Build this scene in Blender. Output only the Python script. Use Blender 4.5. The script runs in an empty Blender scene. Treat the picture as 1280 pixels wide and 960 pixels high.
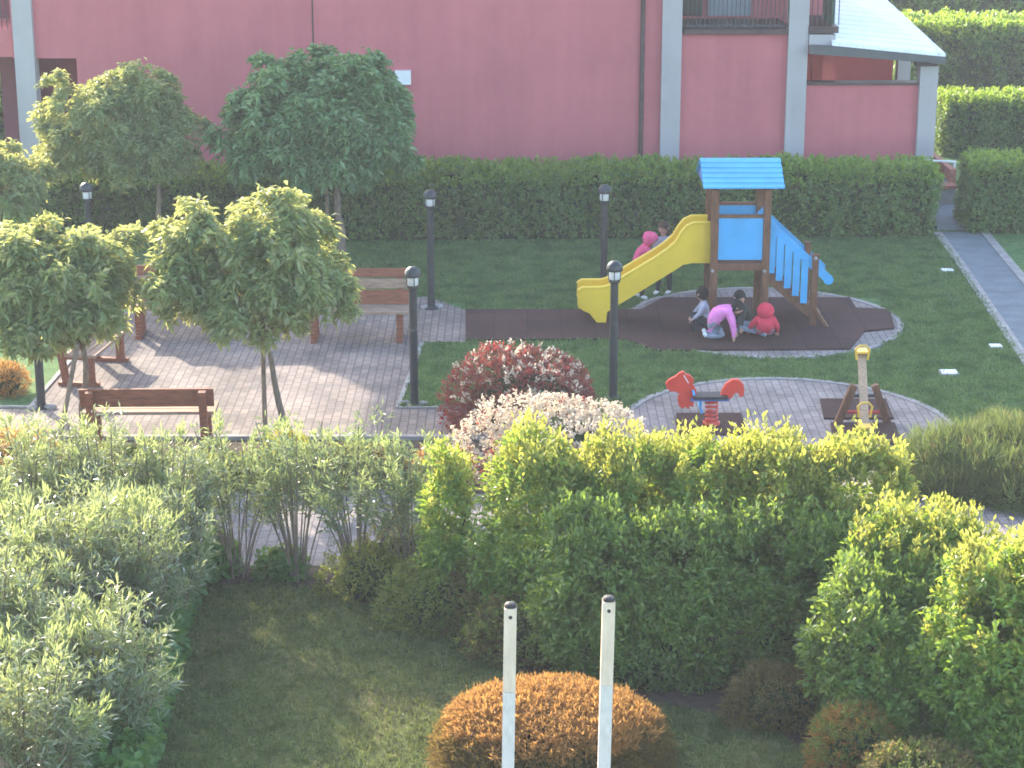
import bpy, bmesh, math, random
import numpy as np
from mathutils import Vector, Matrix, Euler

random.seed(7)
rng = np.random.default_rng(7)
R = math.radians
scene = bpy.context.scene
C = scene.collection

# ------------------------------------------------------------------ camera
FPX, TH, HC = 2600.0, R(16.5), 8.0
cam_d = bpy.data.cameras.new('camera')
cam = bpy.data.objects.new('camera', cam_d)
C.objects.link(cam)
cam.location = (0, 0, HC)
cam.rotation_euler = (R(90) - TH, 0, 0)
cam_d.sensor_width = 36.0
cam_d.lens = 36.0 * FPX / 1280.0
cam_d.clip_start = 0.1
cam_d.clip_end = 3000
scene.camera = cam


def ray(x, y):
    u, v = (x - 640) / FPX, (y - 480) / FPX
    s, c = math.sin(TH), math.cos(TH)
    return Vector((u, c - v * s, -s - v * c))


def G(x, y, h=0.0):
    """where the line of sight through a photo point meets height h"""
    d = ray(x, y)
    t = (h - HC) / d.z
    return Vector((d.x * t, d.y * t, h))


def PY(x, y, Y):
    d = ray(x, y)
    t = Y / d.y
    return Vector((d.x * t, Y, HC + d.z * t))


# ------------------------------------------------------------------ tagging
def tag(o, label=None, cat=None, group=None, kind=None):
    if label: o['label'] = label
    if cat: o['category'] = cat
    if group: o['group'] = group
    if kind: o['kind'] = kind
    return o


def empty(name, loc, label, cat, group=None, rz=0.0):
    o = bpy.data.objects.new(name, None)
    C.objects.link(o)
    o.empty_display_size = 0.2
    o.location = loc
    o.rotation_euler = (0, 0, rz)
    return tag(o, label, cat, group)


# ------------------------------------------------------------------ mesh builder
class MB:
    def __init__(self):
        self.v, self.f, self.m = [], [], []
        self.q = []          # (verts(4k,3), material)
        self.chunks = []

    def add(self, vs, fs, mi=0):
        o = len(self.v)
        self.chunks.append((o, len(vs), len(self.f), len(fs)))
        self.v += [tuple(p) for p in vs]
        self.f += [tuple(i + o for i in f) for f in fs]
        self.m += [mi] * len(fs)
        return self

    def box(self, c, s, mi=0, rot=None):
        hx, hy, hz = s[0] / 2, s[1] / 2, s[2] / 2
        vs = [Vector((sx * hx, sy * hy, sz * hz)) for sz in (-1, 1) for sx, sy in ((-1, -1), (1, -1), (1, 1), (-1, 1))]
        if rot is not None:
            m = Euler(rot).to_matrix()
            vs = [m @ p for p in vs]
        c = Vector(c)
        self.add([p + c for p in vs], [(3, 2, 1, 0), (4, 5, 6, 7), (0, 1, 5, 4), (1, 2, 6, 5), (2, 3, 7, 6), (3, 0, 4, 7)], mi)
        return self

    def bb(self, a, b, mi=0):
        a, b = Vector(a), Vector(b)
        d = b - a
        return self.box((a + b) / 2, (abs(d.x), abs(d.y), abs(d.z)), mi)

    def bar(self, a, b, w, t, mi=0, up=(0, 0, 1)):
        """rectangular bar from a to b"""
        a, b = Vector(a), Vector(b)
        d = (b - a).normalized()
        up = Vector(up)
        sx = d.cross(up)
        if sx.length < 1e-4: sx = d.cross(Vector((0, 1, 0)))
        sx.normalize()
        sy = sx.cross(d).normalized()
        vs = []
        for p in (a, b):
            for i, j in ((-1, -1), (1, -1), (1, 1), (-1, 1)):
                vs.append(p + sx * w / 2 * i + sy * t / 2 * j)
        self.add(vs, [(3, 2, 1, 0), (4, 5, 6, 7), (0, 1, 5, 4), (1, 2, 6, 5), (2, 3, 7, 6), (3, 0, 4, 7)], mi)
        return self

    def tube(self, pts, rad, n=8, mi=0, caps=True):
        pts = [Vector(p) for p in pts]
        if not hasattr(rad, '__len__'): rad = [rad] * len(pts)
        rings = []
        prev = None
        for i, p in enumerate(pts):
            d = (pts[min(i + 1, len(pts) - 1)] - pts[max(i - 1, 0)]).normalized()
            ref = prev if prev is not None else (Vector((1, 0, 0)) if abs(d.x) < .9 else Vector((0, 1, 0)))
            e1 = (ref - d * ref.dot(d)).normalized()
            prev = e1
            e2 = d.cross(e1)
            rings.append([p + (e1 * math.cos(2 * math.pi * k / n) + e2 * math.sin(2 * math.pi * k / n)) * rad[i] for k in range(n)])
        vs = [p for r in rings for p in r]
        fs = []
        for i in range(len(pts) - 1):
            for k in range(n):
                a, b = i * n + k, i * n + (k + 1) % n
                fs.append((a, b, b + n, a + n))
        if caps:
            fs.append(tuple(range(n - 1, -1, -1)))
            fs.append(tuple(range((len(pts) - 1) * n, len(pts) * n)))
        self.add(vs, fs, mi)
        return self

    def lathe(self, prof, c=(0, 0, 0), n=16, mi=0):
        c = Vector(c)
        vs, fs = [], []
        for r, z in prof:
            for k in range(n):
                a = 2 * math.pi * k / n
                vs.append(c + Vector((r * math.cos(a), r * math.sin(a), z)))
        for i in range(len(prof) - 1):
            for k in range(n):
                a, b = i * n + k, i * n + (k + 1) % n
                fs.append((a, b, b + n, a + n))
        fs.append(tuple(range(n - 1, -1, -1)))
        fs.append(tuple(range((len(prof) - 1) * n, len(prof) * n)))
        self.add(vs, fs, mi)
        return self

    def prism(self, poly, off, mi=0):
        """polygon (3D points) pushed along off"""
        off = Vector(off)
        a = [Vector(p) for p in poly]
        n = len(a)
        fs = [tuple(range(n)), tuple(range(2 * n - 1, n - 1, -1))]
        for i in range(n):
            j = (i + 1) % n
            fs.append((i, i + n, j + n, j))
        self.add(a + [p + off for p in a], fs, mi)
        return self

    def ball(self, c, r, n=12, mi=0, zlo=-1.0):
        if not hasattr(r, '__len__'): r = (r, r, r)
        vs, fs = [], []
        m = n // 2
        for i in range(m + 1):
            t = math.acos(max(-1, min(1, 1 - (1 - zlo) * i / m)))
            t = (math.acos(zlo)) * i / m
            for k in range(n):
                a = 2 * math.pi * k / n
                vs.append((c[0] + r[0] * math.sin(t) * math.cos(a), c[1] + r[1] * math.sin(t) * math.sin(a), c[2] + r[2] * math.cos(t)))
        for i in range(m):
            for k in range(n):
                a, b = i * n + k, i * n + (k + 1) % n
                fs.append((a, a + n, b + n, b))
        self.add(vs, fs, mi)
        return self

    def leaves(self, q, mi=0):
        self.q.append((np.asarray(q, dtype=np.float32), mi))
        return self

    def build_each(self, name, mats, parent=None):
        """every shape added becomes an object of its own"""
        out = []
        for o0, n, f0, k in self.chunks:
            m = MB()
            m.v = self.v[o0:o0 + n]
            m.f = [tuple(i - o0 for i in f) for f in self.f[f0:f0 + k]]
            m.m = self.m[f0:f0 + k]
            out.append(m.build(name, mats, parent))
        return out

    def build(self, name, mats, parent=None, loc=None, rz=0.0, smooth=False):
        if not isinstance(mats, (list, tuple)): mats = [mats]
        me = bpy.data.meshes.new(name)
        nv0 = len(self.v)
        va = [np.array(self.v, dtype=np.float32).reshape(-1, 3)]
        lt = [len(f) for f in self.f]
        li = [i for f in self.f for i in f]
        mi = list(self.m)
        LI, LT, MI = [np.array(li, dtype=np.int32)], [np.array(lt, dtype=np.int32)], [np.array(mi, dtype=np.int32)]
        n = nv0
        for q, m in self.q:
            k = len(q) // 4
            va.append(q)
            LI.append(np.arange(n, n + 4 * k, dtype=np.int32))
            LT.append(np.full(k, 4, dtype=np.int32))
            MI.append(np.full(k, m, dtype=np.int32))
            n += 4 * k
        V, LI, LT, MI = np.concatenate(va), np.concatenate(LI), np.concatenate(LT), np.concatenate(MI)
        me.vertices.add(len(V)); me.vertices.foreach_set('co', V.ravel())
        me.loops.add(len(LI)); me.loops.foreach_set('vertex_index', LI)
        me.polygons.add(len(LT))
        ls = np.zeros(len(LT), dtype=np.int32)
        ls[1:] = np.cumsum(LT)[:-1]
        me.polygons.foreach_set('loop_start', ls)
        for m in mats: me.materials.append(m)
        me.polygons.foreach_set('material_index', MI)
        me.polygons.foreach_set('use_smooth', np.full(len(LT), smooth, dtype=bool))
        me.update(calc_edges=True)
        me.validate()
        o = bpy.data.objects.new(name, me)
        C.objects.link(o)
        if parent: o.parent = parent
        if loc is not None: o.location = loc
        o.rotation_euler = (0, 0, rz)
        return o


def copy_thing(root, loc, rz=None, label=None):
    r = root.copy(); C.objects.link(r); r.location = loc
    if rz is not None: r.rotation_euler = (0, 0, rz)
    if label: r['label'] = label
    for ch in list(root.children):
        c = ch.copy(); C.objects.link(c); c.parent = r
        for g in ch.children:
            d = g.copy(); C.objects.link(d); d.parent = c
    return r


# ------------------------------------------------------------------ materials
def new_mat(name):
    m = bpy.data.materials.new(name)
    m.use_nodes = True
    nt = m.node_tree
    return m, nt, nt.nodes['Principled BSDF'], nt.nodes['Material Output']


def ramp(nt, fac, stops):
    r = nt.nodes.new('ShaderNodeValToRGB')
    e = r.color_ramp.elements
    while len(e) < len(stops): e.new(0.5)
    for i, (p, c) in enumerate(stops):
        e[i].position = p
        e[i].color = (c[0], c[1], c[2], 1)
    nt.links.new(fac, r.inputs['Fac'])
    return r.outputs['Color']


def coords(nt, scale=1.0, rot=(0, 0, 0)):
    tc = nt.nodes.new('ShaderNodeTexCoord')
    mp = nt.nodes.new('ShaderNodeMapping')
    mp.inputs['Scale'].default_value = (scale, scale, scale) if not hasattr(scale, '__len__') else scale
    mp.inputs['Rotation'].default_value = rot
    nt.links.new(tc.outputs['Object'], mp.inputs['Vector'])
    return mp.outputs['Vector']


def noise(nt, vec, scale, detail=4, rough=.55):
    n = nt.nodes.new('ShaderNodeTexNoise')
    n.inputs['Scale'].default_value = scale
    n.inputs['Detail'].default_value = detail
    n.inputs['Roughness'].default_value = rough
    nt.links.new(vec, n.inputs['Vector'])
    return n.outputs['Fac']


def mix(nt, a, b, fac, mode='MIX'):
    n = nt.nodes.new('ShaderNodeMix')
    n.data_type = 'RGBA'
    n.blend_type = mode
    for s, v in ((6, a), (7, b)):
        if hasattr(v, 'default_value') or hasattr(v, 'is_linked'): nt.links.new(v, n.inputs[s])
        else: n.inputs[s].default_value = (v[0], v[1], v[2], 1)
    if hasattr(fac, 'is_linked'): nt.links.new(fac, n.inputs[0])
    else: n.inputs[0].default_value = fac
    return n.outputs[2]


def bump(nt, p, h, strength=.3, dist=.02):
    b = nt.nodes.new('ShaderNodeBump')
    b.inputs['Strength'].default_value = strength
    b.inputs['Distance'].default_value = dist
    nt.links.new(h, b.inputs['Height'])
    nt.links.new(b.outputs['Normal'], p.inputs['Normal'])


def plain(name, col, rough=.6, var=.25, nscale=6.0, spec=.3, bmp=.0, metal=0.0, stretch=None):
    m, nt, p, out = new_mat(name)
    v = coords(nt, stretch or 1.0)
    n = noise(nt, v, nscale, 5)
    lo = tuple(c * (1 - var) for c in col)
    hi = tuple(min(1, c * (1 + var)) for c in col)
    nt.links.new(ramp(nt, n, [(.3, lo), (.7, hi)]), p.inputs['Base Color'])
    p.inputs['Roughness'].default_value = rough
    p.inputs['Specular IOR Level'].default_value = spec
    p.inputs['Metallic'].default_value = metal
    if bmp: bump(nt, p, noise(nt, v, nscale * 6, 4), bmp, .01)
    return m


def leaf_mat(name, cols, trans, tfac=.4, rough=.45, spec=.35, patch=None, pscale=2.0):
    """per-leaf colour variation, light shining through"""
    m, nt, p, out = new_mat(name)
    g = nt.nodes.new('ShaderNodeNewGeometry')
    n = len(cols)
    col = ramp(nt, g.outputs['Random Per Island'], [(i / (n - 1), c) for i, c in enumerate(cols)])
    if patch:
        v = coords(nt)
        nf = noise(nt, v, pscale, 3)
        rr = nt.nodes.new('ShaderNodeMapRange')
        rr.inputs[1].default_value = .45; rr.inputs[2].default_value = .65
        nt.links.new(nf, rr.inputs[0])
        col = mix(nt, col, patch, rr.outputs[0])
    nt.links.new(col, p.inputs['Base Color'])
    p.inputs['Roughness'].default_value = rough
    p.inputs['Specular IOR Level'].default_value = spec
    t = nt.nodes.new('ShaderNodeBsdfTranslucent')
    tc = mix(nt, col, trans, .75)
    nt.links.new(tc, t.inputs['Color'])
    ms = nt.nodes.new('ShaderNodeMixShader')
    ms.inputs[0].default_value = tfac
    nt.links.new(p.outputs[0], ms.inputs[1])
    nt.links.new(t.outputs[0], ms.inputs[2])
    nt.links.new(ms.outputs[0], out.inputs['Surface'])
    return m


def brick_mat(name, c1, c2, mortar, bw, rh, msz=.008, rot=0.0, offset=.5, rough=.85, dirt=.3, noff=1.2):
    m, nt, p, out = new_mat(name)
    v = coords(nt, 1.0, (0, 0, rot))
    b = nt.nodes.new('ShaderNodeTexBrick')
    b.inputs['Scale'].default_value = 1.0
    b.inputs['Brick Width'].default_value = bw
    b.inputs['Row Height'].default_value = rh
    b.inputs['Mortar Size'].default_value = msz
    b.inputs['Mortar Smooth'].default_value = .3
    b.offset = offset
    for k, c in (('Color1', c1), ('Color2', c2), ('Mortar', mortar)):
        b.inputs[k].default_value = (c[0], c[1], c[2], 1)
    nt.links.new(v, b.inputs['Vector'])
    d = noise(nt, v, noff, 6, .6)
    f = noise(nt, v, 30, 3)
    col = mix(nt, b.outputs['Color'], ramp(nt, d, [(.3, (.55, .55, .55)), (.7, (1.25, 1.22, 1.2))]), dirt * 2, 'MULTIPLY')
    col = mix(nt, col, ramp(nt, f, [(.3, (.75, .75, .75)), (.7, (1.2, 1.2, 1.2))]), .5, 'MULTIPLY')
    nt.links.new(col, p.inputs['Base Color'])
    p.inputs['Roughness'].default_value = rough
    p.inputs['Specular IOR Level'].default_value = .2
    bump(nt, p, b.outputs['Fac'], -.25, .01)
    return m


# --- surfaces
def lawn_mat(name, cA, cB, cC):
    m, nt, p, out = new_mat(name)
    v = coords(nt)
    a = noise(nt, v, .55, 5, .6)
    b = noise(nt, v, 14, 4, .7)
    base = ramp(nt, a, [(.32, cA), (.52, cB), (.72, cC)])
    col = mix(nt, base, ramp(nt, b, [(.28, (.42, .45, .42)), (.72, (1.5, 1.45, 1.35))]), .9, 'MULTIPLY')
    pt = noise(nt, v, 2.3, 5, .7)
    col = mix(nt, col, ramp(nt, pt, [(.36, (.62, .70, .62)), (.52, (1, 1, 1)), (.68, (1.35, 1.15, 1.05))]), .85, 'MULTIPLY')
    nt.links.new(col, p.inputs['Base Color'])
    p.inputs['Roughness'].default_value = .9
    p.inputs['Specular IOR Level'].default_value = .1
    bump(nt, p, noise(nt, v, 45, 4, .7), .7, .03)
    return m


M = {}
M['lawn'] = lawn_mat('lawn_grass', (.080, .165, .062), (.105, .195, .072), (.16, .22, .09))
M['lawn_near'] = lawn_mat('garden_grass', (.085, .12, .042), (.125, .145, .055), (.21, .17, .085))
M['soil'] = plain('soil', (.075, .055, .04), .95, .45, 9, .1, .6)
M['paving'] = brick_mat('paving_setts', (.26, .21, .18), (.195, .165, .15), (.11, .09, .086), .22, .11, .009, R(90), dirt=.5)
M['paving_round'] = brick_mat('paving_setts_round', (.29, .25, .235), (.235, .205, .195), (.135, .115, .11), .22, .11, .008, R(90), dirt=.5)
M['kerb'] = plain('concrete_kerb', (.29, .27, .255), .9, .25, 5, .2, .3)
M['walk'] = plain('asphalt_walk', (.15, .175, .19), .9, .18, 3, .2, .4)
M['rubber'] = brick_mat('rubber_tile', (.064, .030, .027), (.052, .025, .023), (.022, .012, .012), .5, .5, .007, 0, 0.0, .95, .45, .7)
M['stone'] = brick_mat('stone_wall', (.3, .28, .26), (.22, .2, .19), (.15, .14, .13), .4, .16, .015, 0)
M['brick_edge'] = plain('terracotta_edge', (.35, .13, .09), .85, .25, 12, .2)
# --- house
def render_mat(name, col, var):
    m, nt, p, out = new_mat(name)
    v = coords(nt)
    a = noise(nt, v, .6, 7, .68)
    s = noise(nt, coords(nt, (2.2, 2.2, .12)), 1.6, 4, .6)
    c1 = ramp(nt, a, [(.3, tuple(c * (1 - var) for c in col)), (.7, tuple(c * (1 + var) for c in col))])
    c2 = mix(nt, c1, ramp(nt, s, [(.35, (.9, .88, .92)), (.62, (1.03, 1.03, 1.03))]), .55, 'MULTIPLY')
    nt.links.new(c2, p.inputs['Base Color'])
    p.inputs['Roughness'].default_value = .9
    p.inputs['Specular IOR Level'].default_value = .15
    bump(nt, p, noise(nt, v, 60, 3), .25, .006)
    return m
M['pink'] = render_mat('pink_render', (.47, .142, .150), .12)
M['red'] = render_mat('orange_red_render', (.46, .095, .085), .06)
M['pink_shaded'] = render_mat('shaded_pink_render', (.17, .06, .08), .1)  # the pink render with the recess's deep shade put into the colour
M['column'] = render_mat('grey_render', (.38, .36, .35), .10)
M['fascia'] = plain('dark_brown_fascia', (.07, .045, .042), .6, .2, 4)
M['gutter'] = plain('dark_grey_fascia', (.085, .09, .09), .6, .15, 3)
M['roofwhite'] = brick_mat('pale_roof_sheet', (.86, .87, .88), (.82, .84, .86), (.66, .69, .72), 8.0, .30, .03, 0, 0, .5, .1)
M['rooftile'] = brick_mat('roof_tiles', (.30, .13, .09), (.24, .11, .08), (.1, .05, .04), .3, .35, .03, 0)
M['iron'] = plain('dark_iron', (.035, .04, .045), .5, .3, 8, .4)
M['shutter'] = plain('grey_blue_shutter', (.25, .30, .34), .6, .1, 5)
M['green_shutter'] = plain('green_shutter', (.03, .10, .06), .6, .15, 5)
M['darkglass'] = plain('dark_glass', (.02, .025, .03), .15, .2, 2, .6)
M['white'] = plain('white_plastic', (.72, .72, .70), .5, .06, 5, .4)
# --- objects
M['lamp_black'] = plain('lamp_black_metal', (.020, .026, .030), .42, .25, 9, .45)
M['lamp_glass'] = plain('lamp_opal', (.60, .59, .57), .35, .08, 8, .5)
M['wood_red'] = plain('stained_red_wood', (.23, .075, .038), .55, .35, 2.2, .35, .2, stretch=(3, 14, 14))
M['wood_seat'] = plain('weathered_seat_wood', (.30, .20, .14), .7, .3, 2.2, .25, .2, stretch=(3, 14, 14))
M['wood_brown'] = plain('impregnated_wood', (.15, .065, .032), .6, .35, 2.2, .3, .2, stretch=(14, 14, 3))
M['wood_pale'] = plain('pale_wood', (.33, .235, .15), .75, .35, 3, .2, .2, stretch=(14, 14, 3))
M['yellow'] = plain('yellow_plastic', (.70, .46, .028), .42, .12, 1.6, .45)
M['yellow_handle'] = plain('yellow_paint', (.70, .42, .05), .45, .12, 9, .4)
M['blue'] = plain('blue_board', (.055, .33, .62), .5, .14, 2.2, .35)
M['blue_dark'] = plain('blue_plastic', (.08, .16, .42), .45, .1, 5, .4)
M['red_board'] = plain('red_board', (.62, .045, .025), .4, .1, 5, .45)
M['bark'] = plain('bark', (.19, .145, .11), .9, .4, 5, .15, .6, stretch=(8, 8, 2))
M['stem'] = plain('stem_bark', (.20, .15, .11), .9, .4, 7, .15)
M['twig'] = plain('dark_twig', (.085, .06, .042), .95, .4, 7, .1)
M['post_white'] = plain('cream_painted_post', (.70, .535, .40), .6, .12, 5, .25, .15, stretch=(6, 6, 1))
M['post_lower'] = plain('pale_weathered_post', (.66, .585, .53), .65, .09, 6, .2, .25, stretch=(5, 5, 2))
M['black'] = plain('black_plastic', (.025, .023, .023), .5, .3, 8, .4)
# --- leaves
M['tree_light'] = leaf_mat('tree_leaf_light', [(.085, .155, .06), (.14, .23, .09), (.205, .275, .12), (.28, .29, .17)], (.72, .70, .20), .44, .42, .5)
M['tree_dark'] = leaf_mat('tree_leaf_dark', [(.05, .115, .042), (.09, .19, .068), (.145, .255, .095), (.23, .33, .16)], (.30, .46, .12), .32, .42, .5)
M['hedge'] = leaf_mat('hedge_leaf', [(.028, .075, .018), (.065, .155, .034), (.12, .215, .05), (.18, .235, .075)], (.30, .48, .07), .32, .42, .55, (.10, .15, .045), 1.1)
M['hedge_bright'] = leaf_mat('fresh_leaf', [(.045, .11, .024), (.085, .175, .034), (.15, .25, .05), (.22, .29, .07)], (.50, .68, .06), .46, .38, .5, (.14, .19, .05), .9)
M['hedge_yellow'] = leaf_mat('fresh_yellow_leaf', [(.11, .18, .035), (.18, .24, .05), (.26, .28, .07), (.30, .27, .10)], (.70, .68, .10), .5, .42, .4, (.15, .19, .06), 1.2)
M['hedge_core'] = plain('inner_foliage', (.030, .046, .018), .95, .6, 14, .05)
M['oleander'] = leaf_mat('oleander_leaf', [(.09, .14, .065), (.145, .195, .10), (.20, .235, .15), (.28, .295, .215)], (.52, .58, .20), .36, .28, .8)
M['oleander_tip'] = leaf_mat('oleander_young_leaf', [(.14, .19, .08), (.19, .24, .10), (.24, .27, .13)], (.55, .62, .2), .42, .32, .6)
M['twig_brown'] = plain('brown_twig', (.20, .155, .12), .9, .4, 7, .15)
M['oleander_dull'] = leaf_mat('oleander_leaf_dull', [(.09, .145, .07), (.12, .17, .085), (.155, .20, .11)], (.44, .52, .18), .38, .33, .55)
M['ivy'] = leaf_mat('ivy_leaf', [(.04, .12, .028), (.07, .165, .04), (.11, .215, .055)], (.32, .48, .08), .36, .45, .4)
M['lowgreen'] = leaf_mat('low_shrub_leaf', [(.085, .13, .032), (.125, .165, .04), (.18, .205, .058)], (.46, .50, .08), .4, .5, .3)
M['brownleaf'] = leaf_mat('brown_shrub_leaf', [(.10, .07, .035), (.14, .10, .042), (.15, .15, .05)], (.42, .32, .09), .36, .5, .2)
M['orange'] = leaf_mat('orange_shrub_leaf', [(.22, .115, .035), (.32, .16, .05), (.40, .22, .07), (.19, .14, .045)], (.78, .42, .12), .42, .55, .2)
M['hedge_mid'] = leaf_mat('mid_green_leaf', [(.04, .10, .022), (.085, .17, .035), (.15, .235, .05), (.20, .25, .07)], (.45, .60, .07), .42, .42, .5, (.12, .165, .045), 1.4)
M['russet'] = leaf_mat('dome_shade_leaf', [(.10, .085, .03), (.13, .11, .035), (.17, .10, .035)], (.45, .30, .08), .38, .55, .2)  # lower dome leaves, shade put into the colour
M['yellowleaf'] = leaf_mat('yellow_flower', [(.45, .40, .03), (.55, .48, .04), (.2, .24, .04)], (.7, .62, .05), .4)
M['redleaf'] = leaf_mat('red_young_leaf', [(.16, .035, .04), (.24, .05, .045), (.12, .06, .045), (.07, .09, .035)], (.55, .10, .07), .4, .4, .4)
M['pinkflower'] = leaf_mat('pale_pink_flower', [(.54, .42, .32), (.62, .53, .42), (.66, .60, .50), (.48, .36, .26)], (.8, .68, .52), .4, .6, .2)
M['juniper'] = leaf_mat('juniper_needle', [(.08, .125, .04), (.11, .155, .05), (.15, .18, .06)], (.34, .42, .1), .34, .6, .2, (.12, .10, .05), 1.1)
M['grassblade'] = leaf_mat('grass_blade', [(.05, .115, .035), (.10, .20, .065), (.16, .25, .085), (.24, .27, .12)], (.26, .42, .1), .3, .55, .2, (.035, .085, .035), 2.6)
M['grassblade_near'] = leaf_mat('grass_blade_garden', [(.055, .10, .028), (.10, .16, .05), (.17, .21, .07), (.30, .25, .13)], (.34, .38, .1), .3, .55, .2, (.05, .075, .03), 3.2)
M['grassblade_far'] = M['grassblade']


# ------------------------------------------------------------------ foliage
def unit(a):
    return a / np.maximum(np.linalg.norm(a, axis=-1, keepdims=True), 1e-9)


def rdir(n):
    return unit(rng.normal(size=(n, 3)))


def whorls(Cn, A, n, L, W, lo=25, hi=85, off=.06, droop=.15, jl=.3):
    """n leaves round each centre, leaning lo..hi degrees from its axis; returns quads"""
    Cn, A = np.repeat(Cn, n, 0), np.repeat(unit(A), n, 0)
    k = len(Cn)
    ref = np.where(np.abs(A[:, 2:3]) > .9, np.array([[1., 0, 0]]), np.array([[0, 0, 1.]]))
    e1 = unit(np.cross(A, ref)); e2 = np.cross(A, e1)
    ph = rng.uniform(0, 2 * math.pi, (k, 1)); th = np.radians(rng.uniform(lo, hi, (k, 1)))
    rad = e1 * np.cos(ph) + e2 * np.sin(ph)
    d = A * np.cos(th) + rad * np.sin(th)
    l = L * rng.uniform(1 - jl, 1 + jl, (k, 1)); w = W * rng.uniform(.75, 1.25, (k, 1))
    s = unit(np.cross(d, A + rng.normal(size=(k, 3)) * .35))
    nrm = np.cross(s, d)
    b = Cn + A * rng.uniform(-off, off, (k, 1)) + rng.normal(size=(k, 3)) * off * .35
    mid = b + d * l * .5 + nrm * l * .06
    tip = b + d * l
    tip[:, 2:3] -= droop * l
    mid[:, 2:3] -= droop * l * .2
    q = np.empty((k, 4, 3), dtype=np.float32)
    q[:, 0] = b; q[:, 1] = mid + s * w * .5; q[:, 2] = tip; q[:, 3] = mid - s * w * .5
    return q.reshape(-1, 3)


def lumps(d, seed, amp=.12):
    r = np.random.default_rng(seed)
    out = np.zeros(len(d))
    for k in range(9):
        ax = unit(r.normal(size=3)); f = r.uniform(2.5, 6)
        out += np.sin(d @ ax * f + r.uniform(0, 6.28))
    return 1 + amp * out / 3.0


def lobe_points(lobes, dens, inner=.72, zcut=-.75, amp=.12, keep=.7):
    """points near the surface of a union of ellipsoids, with outward directions"""
    P, N = [], []
    for i, (c, r) in enumerate(lobes):
        c, r = np.array(c, float), np.array(r, float)
        area = 4 * math.pi * ((((r[0] * r[1]) ** 1.6 + (r[0] * r[2]) ** 1.6 + (r[1] * r[2]) ** 1.6) / 3) ** (1 / 1.6))
        n = int(dens * area)
        d = rdir(n)
        f = rng.uniform(inner, 1, (n, 1)) ** .7 * lumps(d, 100 + i, amp)[:, None]
        p = c + d * r * f
        ok = d[:, 2] > zcut
        for j, (c2, r2) in enumerate(lobes):
            if j != i:
                ok &= np.linalg.norm((p - np.array(c2)) / np.array(r2), axis=1) > keep
        P.append(p[ok]); N.append(unit(d / r)[ok])
    return np.concatenate(P), np.concatenate(N)


def clump(P, N, m, rad, up=.3):
    """m leaf tips on the outer side of a ball round each point"""
    k = len(P)
    d = unit(rdir(k * m) + np.repeat(N, m, 0) * .75 + np.array([0, 0, up]))
    r = rad * np.repeat(rng.uniform(.65, 1.3, (k, 1)), m, 0)
    return np.repeat(P, m, 0) + d * r * rng.uniform(.6, 1.05, (k * m, 1)), d


def branchy(mb, base, top, r0, tips, mi=0, bend=.05):
    """tapered trunk with limbs to the tips"""
    base, top = Vector(base), Vector(top)
    pts = []
    for i in range(6):
        t = i / 5
        p = base.lerp(top, t)
        if 0 < i < 5: p += Vector((random.uniform(-bend, bend), random.uniform(-bend, bend), 0))
        pts.append(p)
    mb.tube(pts, [r0 * (1.25 if i == 0 else 1 - .09 * i) for i in range(6)], 9, mi)
    for tp in tips:
        tp = Vector(tp)
        m = top.lerp(tp, .5) + Vector((random.uniform(-.1, .1), random.uniform(-.1, .1), random.uniform(0, .15)))
        mb.tube([top - Vector((0, 0, .05)), m, tp], [r0 * .5, r0 * .32, r0 * .1], 6, mi)


def tree(name, label, base_px, lobes_px, mat, trunk_top_px, r0=.055, dens=120, L=.12, W=.05, group='small round-headed trees around the bench terrace', n=9):
    B = G(*base_px)
    root = empty(name, B, label, 'tree', group)
    lobes = []
    for (cx, cy, rx, ry, dy, ryd) in lobes_px:
        p = PY(cx, cy + 3, B.y + dy)
        s = FPX / ((p.y) * math.cos(TH) + (HC - p.z) * math.sin(TH))
        lobes.append(((p.x - B.x, p.y - B.y, p.z), (max(.18, rx / s - .13), max(.2, ryd - .12), max(.16, ry / s / .95 - .15))))
    P, N = lobe_points(lobes, dens * .115, .62, -.7, .24, .72)
    P = P + N * rng.uniform(-.2, .14, (len(P), 1))
    P1, A1 = clump(P, N, 15, .185, .45)
    A1 = unit(A1 * .7 + np.array([0, 0, .75]) + rng.normal(size=A1.shape) * .3)
    q = whorls(P1, A1, n, L, W, 35, 100, .05, .30, .35)
    Pf, Nf = lobe_points(lobes, dens * .26, .45, -.7, .15, .72)
    Pf = Pf * .94 + np.array([0, 0, Pf[:, 2].mean()]) * .06
    q2 = whorls(Pf, unit(Nf + rng.normal(size=Nf.shape) * .5), 10, L, W, 30, 105, .08, .4, .35)
    MB().leaves(q).leaves(q2).build('crown', mat, root)
    mb = MB()
    tt = PY(trunk_top_px[0], trunk_top_px[1], B.y)
    tips = P[rng.choice(len(P), 14, replace=False)] * .92 + np.array([tt.x - B.x, 0, tt.z]) * .08
    branchy(mb, (0, 0, -.05), (tt.x - B.x, 0, tt.z), r0, tips)
    mb.build('trunk', M['bark'], root, smooth=True)
    return root


def stake(px0, px1, label, dy=0):
    a = G(*px0); a.y += dy
    b = PY(px1[0], px1[1], a.y)
    mb = MB().tube([(0, 0, -.02), b - a], [.032, .028], 8)
    o = mb.build('tree_stake', M['stem'], None, a)
    tag(o, label, 'stake', 'wooden stakes beside the small trees')


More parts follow.
